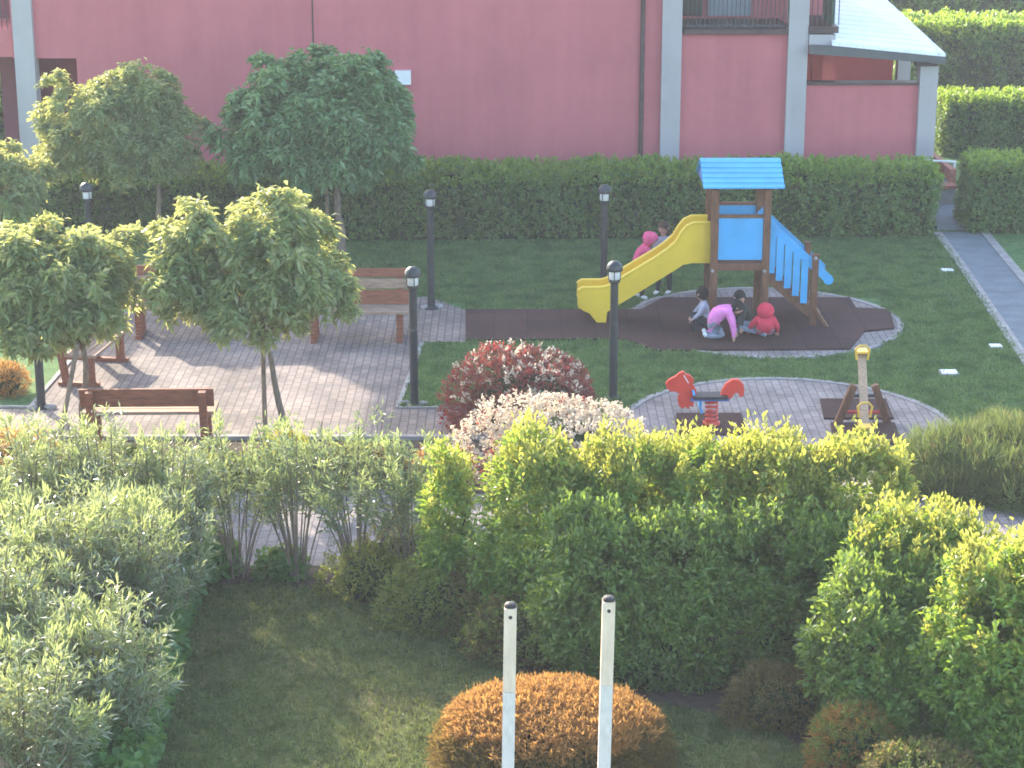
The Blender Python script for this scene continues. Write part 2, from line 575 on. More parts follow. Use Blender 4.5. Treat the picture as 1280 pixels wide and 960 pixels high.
def hedge(name, label, a, b, depth, h, mat, dens=900, L=.05, W=.028, n=4, group=None, bumpy=.05, sprig=.1, topd=1.3):
    """clipped hedge: front base line a-b, growing away from the camera by depth"""
    a, b = Vector((a[0], a[1], 0)), Vector((b[0], b[1], 0))
    d = b - a
    ln = d.length
    rz = math.atan2(d.y, d.x)
    P, N = [], []
    def face(n_, f):
        u, v = rng.uniform(0, 1, n_), rng.uniform(0, 1, n_)
        p, nn = f(u, v)
        P.append(p); N.append(np.repeat(np.array([nn], float), n_, 0))
    z0 = .04
    face(int(dens * ln * h), lambda u, v: (np.stack([u * ln, 0 * u, z0 + v ** .9 * (h - z0)], 1), (0, -1, 0)))
    face(int(dens * topd * ln * depth), lambda u, v: (np.stack([u * ln, v * depth, 0 * u + h], 1), (0, 0, 1)))
    face(int(dens * .5 * ln * h), lambda u, v: (np.stack([u * ln, 0 * u + depth, z0 + v * (h - z0)], 1), (0, 1, 0)))
    face(int(dens * depth * h), lambda u, v: (np.stack([0 * u, v * depth, z0 + u * (h - z0)], 1), (-1, 0, 0)))
    face(int(dens * depth * h), lambda u, v: (np.stack([0 * u + ln, v * depth, z0 + u * (h - z0)], 1), (1, 0, 0)))
    P, N = np.concatenate(P), np.concatenate(N)
    # rounded shoulders + uneven growth
    w = .9 * np.sin(P[:, 0] * 17 + 3 * np.sin(P[:, 2] * 9)) * np.sin(P[:, 2] * 21 + P[:, 1] * 15 + 2 * np.sin(P[:, 0] * 7)) + np.sin(P[:, 0] * 2.1 + 1) * np.sin(P[:, 2] * 3.3 + P[:, 1] * 2) + .7 * np.sin(P[:, 0] * 5.3 + P[:, 2] * 4.1) + .5 * np.sin(P[:, 0] * 11 + P[:, 1] * 9)
    P = P + N * (w[:, None] * bumpy * .6) - N * rng.uniform(-.03, .11, (len(P), 1))
    cy = np.clip((P[:, 1] - depth / 2) / (depth / 2), -1, 1)
    P[:, 2] -= (np.abs(cy) ** 6) * .06 * (P[:, 2] / h)
    ax = unit(N + np.array([0, 0, .45]) + rng.normal(size=N.shape) * .45)
    new = (P[:, 2] > h - .16 - .03 * h * h) & (rng.uniform(size=len(P)) < .8)  # paler top leaves: fresh growth, plus skylight put into their colour
    mb = MB().leaves(whorls(P[~new], ax[~new], n, L, W, 15, 85, .03, .05)).leaves(whorls(P[new], ax[new], n, L, W, 15, 85, .03, .0), 2)
    k = int(ln * depth * 60)
    sp = np.stack([rng.uniform(0, ln, k), rng.uniform(0, depth, k), h + rng.uniform(.0, sprig, k)], 1)
    mb.leaves(whorls(sp, np.repeat([[0, 0, 1.]], k, 0), 7, L, W, 10, 60, .04, 0), 2)
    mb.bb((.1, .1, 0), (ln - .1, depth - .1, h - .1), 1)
    o = mb.build(name, [mat, M['hedge_core'], M['hedge_bright']], None, a, rz)
    return tag(o, label, 'hedge', group)


def stems_into(mb, tips, base_r, mi, r=.01):
    for t in tips:
        a = random.uniform(0, 6.28)
        rr = base_r * math.sqrt(random.random())
        p0 = Vector((rr * math.cos(a), rr * math.sin(a), -.02))
        t = Vector(t)
        m = p0.lerp(t, .5) + Vector((random.uniform(-.05, .05), random.uniform(-.05, .05), .06))
        mb.tube([p0, m, t], [r, r * .8, r * .35], 5, mi, False)


def oleander(label, base, h, spread, nst, mat, lstart=.35, L=.125, W=.024, nodes=22, per=4, fl=.0, group='oleander shrubs along the garden edge', lean=(0, 0), rb=.16, tipm=None, bark='stem'):
    root = empty('oleander', base, label, 'shrub', group)
    st = MB()
    Cn, A, T = [], [], []
    for i in range(nst):
        a = random.uniform(0, 6.28)
        r0 = rb * math.sqrt(random.random())
        r1 = spread * math.sqrt(random.random())
        hh = h * random.uniform(.72, 1.05) * (1 - .22 * (r1 / spread) ** 2)
        p0 = np.array([r0 * math.cos(a), r0 * math.sin(a), -.02])
        p2 = np.array([r1 * math.cos(a) + lean[0], r1 * math.sin(a) + lean[1], hh])
        p1 = (p0 + p2) / 2 + np.array([-.12 * math.cos(a) * spread, -.12 * math.sin(a) * spread, .1])
        t = np.linspace(0, 1, 7)[:, None]
        cur = (1 - t) ** 2 * p0 + 2 * t * (1 - t) * p1 + t ** 2 * p2
        st.tube([tuple(c) for c in cur], [.0105 - .001 * k for k in range(7)], 5, 0, False)
        tt = np.sort(random.uniform(lstart * .8, lstart * 1.2) + (1 - lstart) * np.linspace(0, 1, nodes) ** .8)
        tt = np.clip(tt, 0, 1)[:, None]
        pts = (1 - tt) ** 2 * p0 + 2 * tt * (1 - tt) * p1 + tt ** 2 * p2
        tan = 2 * (1 - tt) * (p1 - p0) + 2 * tt * (p2 - p1)
        Cn.append(pts + rng.normal(size=pts.shape) * .05); A.append(tan); T.append(tt[:, 0] + (0 if random.random() < .6 else -1))
    Cn, A = np.concatenate(Cn), unit(np.concatenate(A))
    st.build('stem', M[bark], root)
    A = A + rng.normal(size=A.shape) * .25
    tip = np.concatenate(T) > .95
    MB().leaves(whorls(Cn[~tip], A[~tip], per, L, W, 20, 80, .05, .12)).leaves(whorls(Cn[tip], A[tip], per + 2, L, W, 10, 50, .05, .0), 1).build('foliage', [mat, tipm or mat], root)
    return root


def bush(name, label, base, r, h, mat, dens=260, n=7, L=.06, W=.03, lo=15, hi=80, mat2=None, frac2=0.0, top2=.3, core=True, cat='shrub', group=None, amp=.1, up=.4, off=.04, droop=.05, lobes=None, L2=None, W2=None):
    if lobes is None:
        lobes = [((0, 0, h * .36), (r[0], r[1], h * .64))]
    P, N = lobe_points(lobes, dens, .8, -.55, amp, .8)
    ok = P[:, 2] > .01
    P, N = P[ok], N[ok]
    ax = unit(N + np.array([0, 0, up]) + rng.normal(size=N.shape) * .35)
    mb = MB()
    mats = [mat, M['hedge_core'], mat2 or mat]
    if mat2 is not None:
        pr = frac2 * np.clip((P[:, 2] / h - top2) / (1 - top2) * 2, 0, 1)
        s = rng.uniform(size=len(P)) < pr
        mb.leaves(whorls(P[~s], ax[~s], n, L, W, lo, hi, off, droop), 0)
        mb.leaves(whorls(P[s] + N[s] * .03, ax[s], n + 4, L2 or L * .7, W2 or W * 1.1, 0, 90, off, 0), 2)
    else:
        mb.leaves(whorls(P, ax, n, L, W, lo, hi, off, droop), 0)
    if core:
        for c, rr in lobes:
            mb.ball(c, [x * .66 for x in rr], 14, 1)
    stems_into(mb, [tuple(p) for p in P[rng.choice(len(P), 10)] * .9], .12, 1)
    o = mb.build(name, mats, None, base)
    return tag(o, label, cat, group)


# ------------------------------------------------------------------ the ground
def sheet(name, pts, z, mat, thick=None):
    mb = MB()
    P = [Vector((p[0], p[1], z)) for p in pts]
    ar = sum(P[i].x * P[(i + 1) % len(P)].y - P[(i + 1) % len(P)].x * P[i].y for i in range(len(P)))
    if ar < 0: P.reverse()
    if thick:
        mb.prism([p - Vector((0, 0, thick)) for p in P][::-1], (0, 0, thick))
    else:
        mb.add(P, [tuple(range(len(P)))])
    return tag(mb.build(name, mat), kind='structure')


def strip(mb, pts, w, z0, z1, mi=0, closed=False):
    """a kerb following points on the ground"""
    pts = [Vector((p[0], p[1], 0)) for p in pts]
    n = len(pts)
    L_, R_ = [], []
    for i in range(n):
        a = pts[(i - 1) % n] if closed or i > 0 else pts[i]
        b = pts[(i + 1) % n] if closed or i < n - 1 else pts[i]
        d = (b - a).normalized()
        s = Vector((-d.y, d.x, 0)) * w / 2
        L_.append(pts[i] + s); R_.append(pts[i] - s)
    vs, fs = [], []
    for i in range(n):
        vs += [L_[i] + Vector((0, 0, z0)), L_[i] + Vector((0, 0, z1)), R_[i] + Vector((0, 0, z1)), R_[i] + Vector((0, 0, z0))]
    for i in range(n if closed else n - 1):
        a, b = i * 4, ((i + 1) % n) * 4
        for k in range(3):
            fs.append((a + k, b + k, b + k + 1, a + k + 1))
    mb.add(vs, fs, mi)


def ell(c, rx, ry, n=48, a0=0, a1=2 * math.pi):
    return [(c[0] + rx * math.cos(a0 + (a1 - a0) * k / n), c[1] + ry * math.sin(a0 + (a1 - a0) * k / n)) for k in range(n)]


sheet('lawn', [(-110, -20), (110, -20), (110, 170), (-110, 170)], 0, M['lawn'])
# the terrace with benches and its path
terr = [G(-300, 548), G(-300, 512), G(40, 512), G(100, 440), G(150, 392), G(240, 370), G(536, 372), G(582, 388), G(582, 428), G(528, 428), G(497, 511), G(700, 511), G(700, 548)]
sheet('paving', terr, .008, M['paving'])
mb = MB()
strip(mb, [G(528, 430), G(497, 511), G(700, 511)], .07, -.02, .03)
strip(mb, [G(-300, 510), G(38, 510), G(98, 440)], .07, -.02, .03)
strip(mb, [G(-300, 549), G(700, 549)], .08, -.02, .05)
tag(mb.build('kerb', M['kerb']), kind='structure')
# planting strip in front of the terrace, path behind the garden hedge
sheet('planting_bed', [G(-300, 551), G(760, 551), G(800, 600), G(760, 618), G(-300, 612)], .004, M['soil'])
path_pts = [G(-300, 612), G(560, 614), G(800, 640), G(1130, 612), G(1200, 632), G(1400, 655), G(1400, 700), G(1150, 668), G(900, 690), G(540, 708), G(-300, 708)]
sheet('path', path_pts, .008, M['paving_round'])
sheet('garden_soil', [G(-200, 709), G(560, 709), G(1000, 690), G(1500, 700), G(1700, 1300), G(-400, 1300)], .004, M['soil'])
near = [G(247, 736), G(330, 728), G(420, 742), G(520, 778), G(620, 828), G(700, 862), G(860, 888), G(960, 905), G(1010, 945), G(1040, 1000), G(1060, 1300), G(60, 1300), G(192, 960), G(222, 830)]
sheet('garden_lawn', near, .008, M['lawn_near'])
# round paved areas
c1 = G(955, 404)
sl = G(1125, 404)
rx = sl.x - c1.x
e1 = ell(c1, rx, (G(955, 361).y - G(955, 448).y) / 2)
cy1 = (G(955, 361).y + G(955, 448).y) / 2
e1 = ell((c1.x, cy1), rx, (G(955, 361).y - G(955, 448).y) / 2, 64)
sheet('round_paving', e1, .006, M['paving_round'])
c2 = (G(988, 540).x, (G(988, 474).y + G(988, 610).y) / 2)
e2 = ell(c2, G(1190, 530).x - c2[0], (G(988, 474).y - G(988, 610).y) / 2, 64)
sheet('round_paving', e2, .0065, M['paving_round'])
mb = MB()
strip(mb, e1, .09, -.02, .022, 0, True)
strip(mb, e2, .09, -.02, .022, 0, True)
tag(mb.build('kerb', M['kerb']), kind='structure')

# walkway on the right with its steps
wl = [G(1172, 292), G(1200, 330), G(1300, 478), G(1420, 655)]
wr = [G(1228, 288), G(1256, 322), G(1380, 470), G(1560, 655)]
sheet('walkway', wl + wr[::-1], .012, M['walk'])
mb = MB()
strip(mb, wl, .15, -.02, .03)
strip(mb, wr, .15, -.02, .03)
tag(mb.build('kerb', M['kerb']), kind='structure')
# steps: landing, stone riser, terracotta edged treads
root = empty('garden_steps', G(1193, 288), 'stone garden steps with terracotta edging between the clipped hedges', 'steps')
B = root.location.copy()
a, b = G(1171, 288) - B, G(1226, 288) - B
yb = G(1193, 262).y - B.y
mb = MB()
mb.bb((a.x, .0, -.05), (b.x, yb, .10)); mb.build('landing', M['walk'], root)
mb = MB()
mb.bb((a.x, yb, -.05), (b.x - .1, yb + .35, .40)); mb.build('riser', M['stone'], root)
mb = MB()
mb.bb((a.x, yb - .03, .402), (b.x - .08, yb + .32, .46)); mb.bb((a.x, yb + 1.2, .50), (b.x - .25, yb + 1.5, .56)); mb.build_each('edging', M['brick_edge'], root)
mb = MB()
mb.bb((a.x, yb + .35, -.05), (b.x - .15, yb + 1.2, .45)); mb.bb((a.x, yb + 1.2, -.05), (b.x - .25, yb + 9, .498)); mb.build_each('tread', M['walk'], root)
mb = MB()
mb.prism([(b.x - .15, yb + .36, -.05), (b.x - .03, yb + .36, -.05), (b.x - .33, yb + 9, -.05), (b.x - .45, yb + 9, -.05)], (0, 0, .75)); mb.build('side_wall', M['brick_edge'], root)
mb = MB().tube([(a.x - .1, yb + .6, .85), (b.x, yb + .6, .80)], .022, 6).tube([(a.x - .08, yb + .6, 0), (a.x - .08, yb + .6, .85)], .022, 6).tube([(b.x - .02, yb + .6, 0), (b.x - .02, yb + .6, .80)], .022, 6)
mb.build('rail', M['white'], root)

# grass blades: stuff
def in_poly(x, y, poly):
    ins = np.zeros(len(x), bool)
    n = len(poly)
    for i in range(n):
        x0, y0 = poly[i][0], poly[i][1]
        x1, y1 = poly[(i + 1) % n][0], poly[(i + 1) % n][1]
        c = ((y0 > y) != (y1 > y)) & (x < (x1 - x0) * (y - y0) / (y1 - y0 + 1e-12) + x0)
        ins ^= c
    return ins


def grass(name, poly, holes, count, L, W, mat, z=0.0, label='short green mown grass'):
    xs = [p[0] for p in poly]; ys = [p[1] for p in poly]
    x = rng.uniform(min(xs), max(xs), count); y = rng.uniform(min(ys), max(ys), count)
    ok = in_poly(x, y, poly)
    for h in holes: ok &= ~in_poly(x, y, h)
    p = np.stack([x[ok], y[ok], np.full(ok.sum(), z)], 1)
    q = whorls(p, np.repeat([[0, 0, 1.]], len(p), 0) + rng.normal(size=p.shape) * .2, 3, L, W, 5, 60, .0, .1, .4)
    o = MB().leaves(q).build(name, mat)
    return tag(o, label, 'grass', None, 'stuff')


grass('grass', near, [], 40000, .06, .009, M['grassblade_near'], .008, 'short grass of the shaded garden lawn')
mat_px = [G(582, 388), G(800, 388), G(800, 372), G(1100, 372), G(1100, 440), G(818, 440), G(780, 426), G(582, 426)]
grass('grass', [G(430, 304), G(1180, 296), G(1330, 520), G(1200, 612), G(900, 560), G(497, 511), G(528, 428)], [e1, e2, mat_px, terr, wl + wr[::-1], [G(520, 380), G(582, 380), G(582, 430), G(520, 430)]], 110000, .06, .014, M['grassblade_far'], 0, 'short mown grass round the playground')

# ------------------------------------------------------------------ rubber mats
def mat_thing(pts, label, th=.035):
    P = [Vector((p[0], p[1], 0)) for p in pts]
    c = sum(P, Vector()) / len(P)
    ar = sum(P[i].x * P[(i + 1) % len(P)].y - P[(i + 1) % len(P)].x * P[i].y for i in range(len(P)))
    if ar < 0: P.reverse()
    mb = MB().prism([(p - c) + Vector((0, 0, .0)) for p in P], (0, 0, th))
    me = mb.build('rubber_mat', M['rubber'], None, c)
    bm = bmesh.new(); bm.from_mesh(me.data); bmesh.ops.recalc_face_normals(bm, faces=bm.faces); bm.to_mesh(me.data); bm.free()
    return tag(me, label, 'mat')


mat_thing([G(582, 389), G(800, 389), G(830, 374), G(1062, 374), G(1070, 387), G(1112, 389), G(1118, 412), G(1080, 416), G(1062, 438), G(818, 440), G(785, 426), G(582, 427)], 'long dark brown rubber safety mat under the yellow slide and tower')
mat_thing([G(845, 519), G(926, 519), G(934, 545), G(846, 545)], 'square dark rubber mat under the red spring horse')
mat_thing([G(1025, 501), G(1107, 501), G(1117, 525), G(1030, 525)], 'square dark rubber mat under the raised end of the seesaw')
mat_thing([G(1038, 531), G(1118, 531), G(1128, 557), G(1042, 557)], 'square dark rubber mat under the lowered end of the seesaw')

# ------------------------------------------------------------------ pink house
YW = 39.5
def wx(x, y=100): return PY(x, y, YW).x
def wh(y): return PY(640, y, YW).z
ROOF = 8.1
Bh = Vector((0, YW, 0))
house = empty('pink_house', Bh, 'pink rendered house with grey columns and balcony behind the clipped hedge', 'house')
X0, Xr, Xa, Xb, Xc = wx(18), wx(97), wx(853, 20), wx(1011, 20), wx(1146, 150)
mb = MB()
mb.bb((Xr, 0, -.2), (Xa, .35, ROOF))
mb.bb((X0, .002, wh(73)), (Xr, .35, ROOF))
mb.bb((Xa, .01, -.2), (Xb, .35, wh(42)))
mb.bb((Xa, 1.7, wh(42)), (Xb + .6, 1.95, ROOF))
mb.bb((X0, 9.0, -.2), (Xb + .6, 9.3, ROOF))
mb.bb((Xb + .35, 1.95, 3.0), (Xb + .6, 9.0, ROOF))
mb.bb((Xb, .004, -.2), (Xc, .25, wh(106)))
mb.build_each('wall', M['pink'], house)
MB().bb((X0 - .6, 1.4, -.2), (Xr + .2, 1.6, wh(60))).build('recess_wall', M['pink_shaded'], house)
MB().bb((X0 - .05, .36, -.2), (X0 + .12, 1.39, wh(60))).bb((X0 - .6, .36, wh(66)), (Xr + .2, 1.39, wh(60))).build_each('recess_sun_block', M['pink_shaded'], house)  # side and ceiling added to keep the sun out of the recess
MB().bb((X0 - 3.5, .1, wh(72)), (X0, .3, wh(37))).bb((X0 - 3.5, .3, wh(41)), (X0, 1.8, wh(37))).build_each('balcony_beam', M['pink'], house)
MB().bb((X0 - 1.3, 1.81, wh(37)), (X0, 2.0, ROOF)).build('balcony_wall', M['pink_shaded'], house)  # dark wall added to close off the sunlit view behind the railing
MB().bb((Xb + .6, 3.4, -.2), (PY(1116, 90, YW + 3.4).x, 3.6, 3.0)).bb((Xb + .35, .35, -.2), (Xb + .6, 1.7, 3.2)).bb((Xb + .35, 1.95, -.2), (Xb + .6, 9.0, 2.998)).build_each('porch_wall', M['red'], house)
cw = .37
for px, yy, top in ((33, 80, ROOF), (840, 20, ROOF), (998, 20, ROOF)):
    x = wx(px, yy)
    MB().bb((x - cw / 2, -.14, -.2), (x + cw / 2, .24, top)).build('column', M['column'], house)
x = wx(1157, 150)
MB().bb((x - .17, -.12, -.2), (x + .17, .22, wh(82))).build('column', M['column'], house)
x = PY(1130, 90, YW + 2.9).x
MB().bb((x - .13, 2.9, -.2), (x + .13, 3.15, 3.0)).build('column', M['column'], house)
MB().bb((Xb - .02, -.04, wh(106)), (Xc + .02, .3, wh(103))).build('coping', M['fascia'], house)
x = wx(1157, 90)
MB().bb((x - .2, -.1, wh(82) + .002), (x + .2, .22, wh(72))).build('bracket', M['fascia'], house)
# balcony
MB().bb((Xa + .03, -.10, wh(42)), (wx(986), 1.7, wh(36))).bb((Xb - .02, -.16, wh(40)), (wx(1044), 1.7, wh(32))).build_each('balcony_slab', M['fascia'], house)
rail = MB()
for k in range(24):
    x = Xa + .1 + k * (wx(985) - Xa - .15) / 23
    rail.box((x, -.05, wh(36) + .5), (.016, .016, .96))
rail.bb((Xa + .05, -.07, wh(36) + .96), (wx(985), -.03, wh(36) + 1.0)); rail.bb((Xa + .05, -.065, wh(36) + .05), (wx(985), -.035, wh(36) + .08))
for k in range(6): rail.box((Xb + .05 + k * .1, -.11, wh(32) + .5), (.016, .016, .96))
rail.bb((Xb, -.13, wh(32) + .96), (wx(1044), -.09, wh(32) + 1.0))
rail.build('railing', M['iron'], house)
MB().bb((wx(893), 1.62, wh(32)), (wx(948), 1.70, wh(32) + 2.1)).build('shutter', M['shutter'], house)
MB().bb((wx(860), 1.64, wh(32)), (wx(886), 1.70, wh(32) + 2.1)).build('balcony_window', M['darkglass'], house)
MB().bb((wx(1036), -.02, wh(30)), (wx(1040), 1.2, wh(30) + 2.0)).build('side_shutter', M['green_shutter'], house)
rail = MB()
for k in range(16): rail.box((X0 - 1.6 + k * .1, .14, wh(37) + .5), (.016, .016, 1.0))
rail.bb((X0 - 1.7, .12, wh(37) + .98), (X0, .16, wh(37) + 1.02))
rail.build('railing', M['iron'], house)
# unseen upper storey and roof; left roof overhang added to shade the terrace
MB().bb((Xa, .02, 6.4), (Xb + .6, 1.7, ROOF)).build('upper_wall', M['pink'], house)
MB().prism([(X0 - 1.8, -.5, ROOF), (X0 - 1.8, 9.8, ROOF), (X0 - 1.8, 4.6, ROOF + 1.4)], (Xb + 2.8 - X0, 0, 0)).build('roof', M['rooftile'], house)
MB().tube([(wx(802), -.07, 0), (wx(802), -.07, ROOF)], .045, 8).build('downpipe', M['fascia'], house)
MB().tube([(wx(391, 30), -.015, 0), (wx(391, 30), -.015, ROOF)], .012, 6).build('cable', M['fascia'], house)
p = PY(504, 96, YW)
MB().bb((p.x - .15, -.14, p.z - .13), (p.x + .15, 0, p.z + .13)).build('wall_box', M['white'], house)
# porch roof: pale sheet on a dark fascia
A_, B_, Cc, D_ = PY(1040, 57, YW - .35), PY(1182, 71, YW - .35), PY(1105, 0, YW + 3.4), PY(1030, -14, YW + 3.4)
quad = [p - Bh for p in (A_, B_, Cc, D_)]
pr_o = MB().prism(quad, (0, 0, .06)).build('porch_roof', M['roofwhite'], house)
f0, f1 = A_ - Bh, B_ - Bh
f0b = PY(1012, 56, YW - .35) - Bh
MB().prism([f0b + Vector((0, -.01, -.17)), f1 + Vector((0, -.01, -.13)), f1 + Vector((0, -.01, -.005)), f0 + Vector((0, -.01, -.005)), f0b + Vector((0, -.01, -.005))], (0, .1, 0)).build('porch_fascia', M['gutter'], pr_o)
MB().prism([Vector(q) - Vector((0, 0, .14)) for q in quad], (0, 0, .10)).build('porch_ceiling', M['column'], pr_o)
MB().bb((Xb, -.2, wh(56)), (wx(1040), .1, wh(42))).build('porch_beam', M['column'], house)

# ------------------------------------------------------------------ hedges
a, b = G(20, 304), G(1167, 297)
hedge('clipped_hedge', 'long clipped green hedge in front of the pink house', a, b, 1.15, 1.17, M['hedge'], 420, .075, .043, 5, None, .11, .09)
a = G(1212, 293); b = G(1420, 293)
hedge('clipped_hedge', 'clipped green hedge right of the garden steps', a, b, 1.2, 1.25, M['hedge'], 700, .06, .035, 4, None, .06, .08)
a = G(1180, 196); b = G(1420, 196)
hedge('clipped_hedge', 'clipped hedge behind the garden steps, nearest of the three stacked rows', a, b, 1.3, 1.2, M['hedge'], 420, .075, .045, 4, None, .08, .1)
a = G(1130, 112); b = G(1420, 112)
hedge('clipped_hedge', 'tall rounded hedge behind the white porch roof, middle of the three stacked rows', a, b, 2.6, 1.55, M['hedge'], 220, .10, .06, 5, None, .18, .14)
a = G(1090, 62); b = G(1420, 62)
hedge('clipped_hedge', 'farthest bright hedge at the upper right corner', a, b, 3.0, 1.9, M['hedge_bright'], 140, .13, .08, 5, None, .25, .2)
a = G(1100, 10); b = G(1480, 10)
hedge('clipped_hedge', 'dark far hedge closing the view at the upper right', a, b, 3.0, 3.5, M['hedge'], 80, .18, .1, 5, None, .3, .3)
# dark greenery under the balcony at the left edge
bush('shrub', 'dark evergreen shrub under the balcony at the left edge', (-10.6, 42.6, 0), (1.2, .9), 2.3, M['ivy'], 160, 6, .10, .05)

# ------------------------------------------------------------------ trees
tree('small_tree', 'sunlit round tree left of the dark one in front of the pink house', (203, 330),
     [(118, 160, 72, 62, -.1, .9), (172, 128, 58, 50, .1, .8), (208, 172, 44, 58, .15, .75), (85, 190, 44, 42, -.2, .6), (168, 195, 66, 42, .0, .8)], M['tree_light'], (197, 225), .06, 140, .105, .042, n=10)
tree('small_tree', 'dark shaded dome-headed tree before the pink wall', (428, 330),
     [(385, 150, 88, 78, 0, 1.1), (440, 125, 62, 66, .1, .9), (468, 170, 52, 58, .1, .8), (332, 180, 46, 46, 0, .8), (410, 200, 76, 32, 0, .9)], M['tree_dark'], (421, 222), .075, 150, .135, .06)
tree('small_tree', 'pale tree cut by the left edge, behind the left lamp', (-8, 352),
     [(-10, 230, 66, 62, 0, .8), (20, 250, 44, 50, -.1, .7)], M['tree_light'], (-6, 290), .05, 100)
tree('small_tree', 'sunlit tree over the side bench at the left', (108, 552),
     [(60, 350, 82, 72, 0, .85), (130, 330, 52, 52, .1, .7), (10, 345, 62, 66, 0, .7), (110, 395, 60, 44, -.1, .7), (40, 400, 60, 40, -.1, .7)], M['tree_light'], (103, 430), .055, 128, .115, .048, n=9)
tree('small_tree', 'sunlit two-lobed tree in the middle of the terrace', (366, 556),
     [(350, 330, 84, 76, 0, .8), (235, 340, 52, 56, -.05, .6), (300, 380, 92, 44, 0, .75), (245, 290, 34, 34, -.1, .35), (340, 275, 52, 36, 0, .55), (405, 365, 44, 50, 0, .6)], M['tree_light'], (330, 420), .05, 128, .115, .048, n=9)
stake((333, 552), (328, 420), 'straight pale stake beside the two-lobed tree', -.1)
stake((72, 568), (97, 430), 'leaning stake beside the left bench tree', -.1)
stake((412, 322), (408, 235), 'thin stake beside the dark tree')

# ------------------------------------------------------------------ lamps
def make_lamp():
    root = empty('garden_lamp', (0, 0, 0), 'x', 'lamp', 'black post lamps with opal heads')
    MB().lathe([(.115, 0), (.115, .02), (.066, .035), (.058, .06)], n=14).build('base_plate', M['lamp_black'], root, smooth=False)
    MB().lathe([(.057, .05), (.056, 1.0), (.058, 1.02), (.053, 1.04), (.052, 1.56), (.075, 1.59), (.076, 1.62)], n=14).build('post', M['lamp_black'], root)
    lg = MB().lathe([(.066, 1.62), (.072, 1.63), (.074, 1.70), (.07, 1.735)], n=14).build('lamp_glass', M['lamp_glass'], root, smooth=True)
    MB().lathe([(.105, 1.735), (.11, 1.76), (.095, 1.82), (.05, 1.86), (.01, 1.87)], n=14).build('cap', M['lamp_black'], root, smooth=True)
    s = MB()
    for k in range(4):
        a = k * math.pi / 2 + .3
        s.box((  .077 * math.cos(a), .077 * math.sin(a), 1.677), (.01, .01, .118))
    s.build_each('guard_bar', M['lamp_black'], lg)
    return root


lamp = make_lamp()
spots = [((518, 507), 'black post lamp in front of the back bench at the terrace corner'),
         ((539, 386), 'black post lamp on the lawn behind the back bench'),
         ((754, 378), 'black post lamp behind the yellow slide'),
         ((766, 498), 'black post lamp in front of the slide, behind the red shrub'),
         ((52, 510), 'black post lamp at the left edge under the side bench tree'),
         ((116, 375), 'black post lamp seen between the trees at the left')]
for i, (px, lab) in enumerate(spots):
    g = G(*px)
    if i == 0: lamp.location = g; lamp['label'] = lab
    else: copy_thing(lamp, g, .4 * i, lab)
# pale stones at the lamp feet
rock = None
def pebble(px, s, lab):
    bm = bmesh.new(); bmesh.ops.create_icosphere(bm, subdivisions=2, radius=1)
    for v in bm.verts:
        v.co *= 1 + .15 * math.sin(v.co.x * 4 + px[0]) * math.cos(v.co.y * 3 + px[1])
        v.co = Vector((v.co.x * s, v.co.y * s * .8, v.co.z * s * .6 + s * .35))
    me = bpy.data.meshes.new('stone'); bm.to_mesh(me); bm.free(); me.materials.append(M['kerb'])
    o = bpy.data.objects.new('stone', me); C.objects.link(o); o.location = G(*px)
    tag(o, lab, 'stone', 'pale stones at the lamp feet')
pebble((531, 386), .07, 'pale stone left of the foot of the lamp behind the back bench'); pebble((548, 385), .08, 'pale stone right of the foot of the lamp behind the back bench')
pebble((507, 505), .06, 'pale stone left of the terrace corner lamp'); pebble((529, 506), .06, 'pale stone right of the terrace corner lamp')
pebble((41, 512), .08, 'pale stone left of the lamp at the left edge'); pebble((63, 511), .08, 'pale stone right of the lamp at the left edge')

# ------------------------------------------------------------------ benches
def make_bench(w=1.6, boards=((.50, .68),), seatmat='wood_seat'):
    """sits facing -y; backrest on +y side"""
    root = empty('bench', (0, 0, 0), 'x', 'bench', 'red-brown wooden benches on the terrace')
    for sx in (-1, 1):
        x = sx * (w / 2 - .13)
        f = MB()
        f.bb((x - .045, -.26, 0), (x + .045, .30, .06))
        f.bb((x - .045, -.20, .06), (x + .045, -.10, .40))
        f.bar((x, .20, .06), (x, .30, boards[-1][1] - .02), .09, .08, 0, (0, 1, 0))
        f.bb((x - .043, -.22, .38), (x + .043, .24, .435))
        f.build('end_frame', M['wood_red'], root)
    for k in range(3):
        y = -.20 + k * .15
        MB().bb((-w / 2, y - .066, .437), (w / 2, y + .066, .475)).build('seat_plank', M[seatmat], root)
    for z0, z1 in boards:
        t = .20 + .10 * ((z0 + z1) / 2 - .06) / .75 - .065
        MB().box((0, t, (z0 + z1) / 2), (w, .035, z1 - z0), 0, (R(-7), 0, 0)).build('back_plank', M['wood_seat' if (len(boards) == 3 and z0 == boards[1][0]) else 'wood_red'], root)
    return root


bf = make_bench(1.62, ((.56, .79),))
gB = G(190, 560); bf.location = gB; bf.rotation_euler = (0, 0, R(180 + 1.5))
bf.location = G(190, 556)
bf['label'] = 'wooden bench seen from behind in front of the terrace, beside the left tree'
bl = make_bench(1.5, ((.55, .80),))
bl.location = G(120, 467); bl.rotation_euler = (0, 0, R(90 - 8)); bl['label'] = 'wooden bench at the left side of the terrace seen end-on'
bk = make_bench(1.5, ((.48, .69), (.71, .85), (.875, 1.0)))
bk.location = G(447, 424); bk.rotation_euler = (0, 0, R(1)); bk['label'] = 'wooden bench at the back of the terrace beside the corner lamp'
bh = copy_thing(bk, G(229, 419), R(2), 'wooden bench at the back of the terrace half hidden under the two-lobed tree')

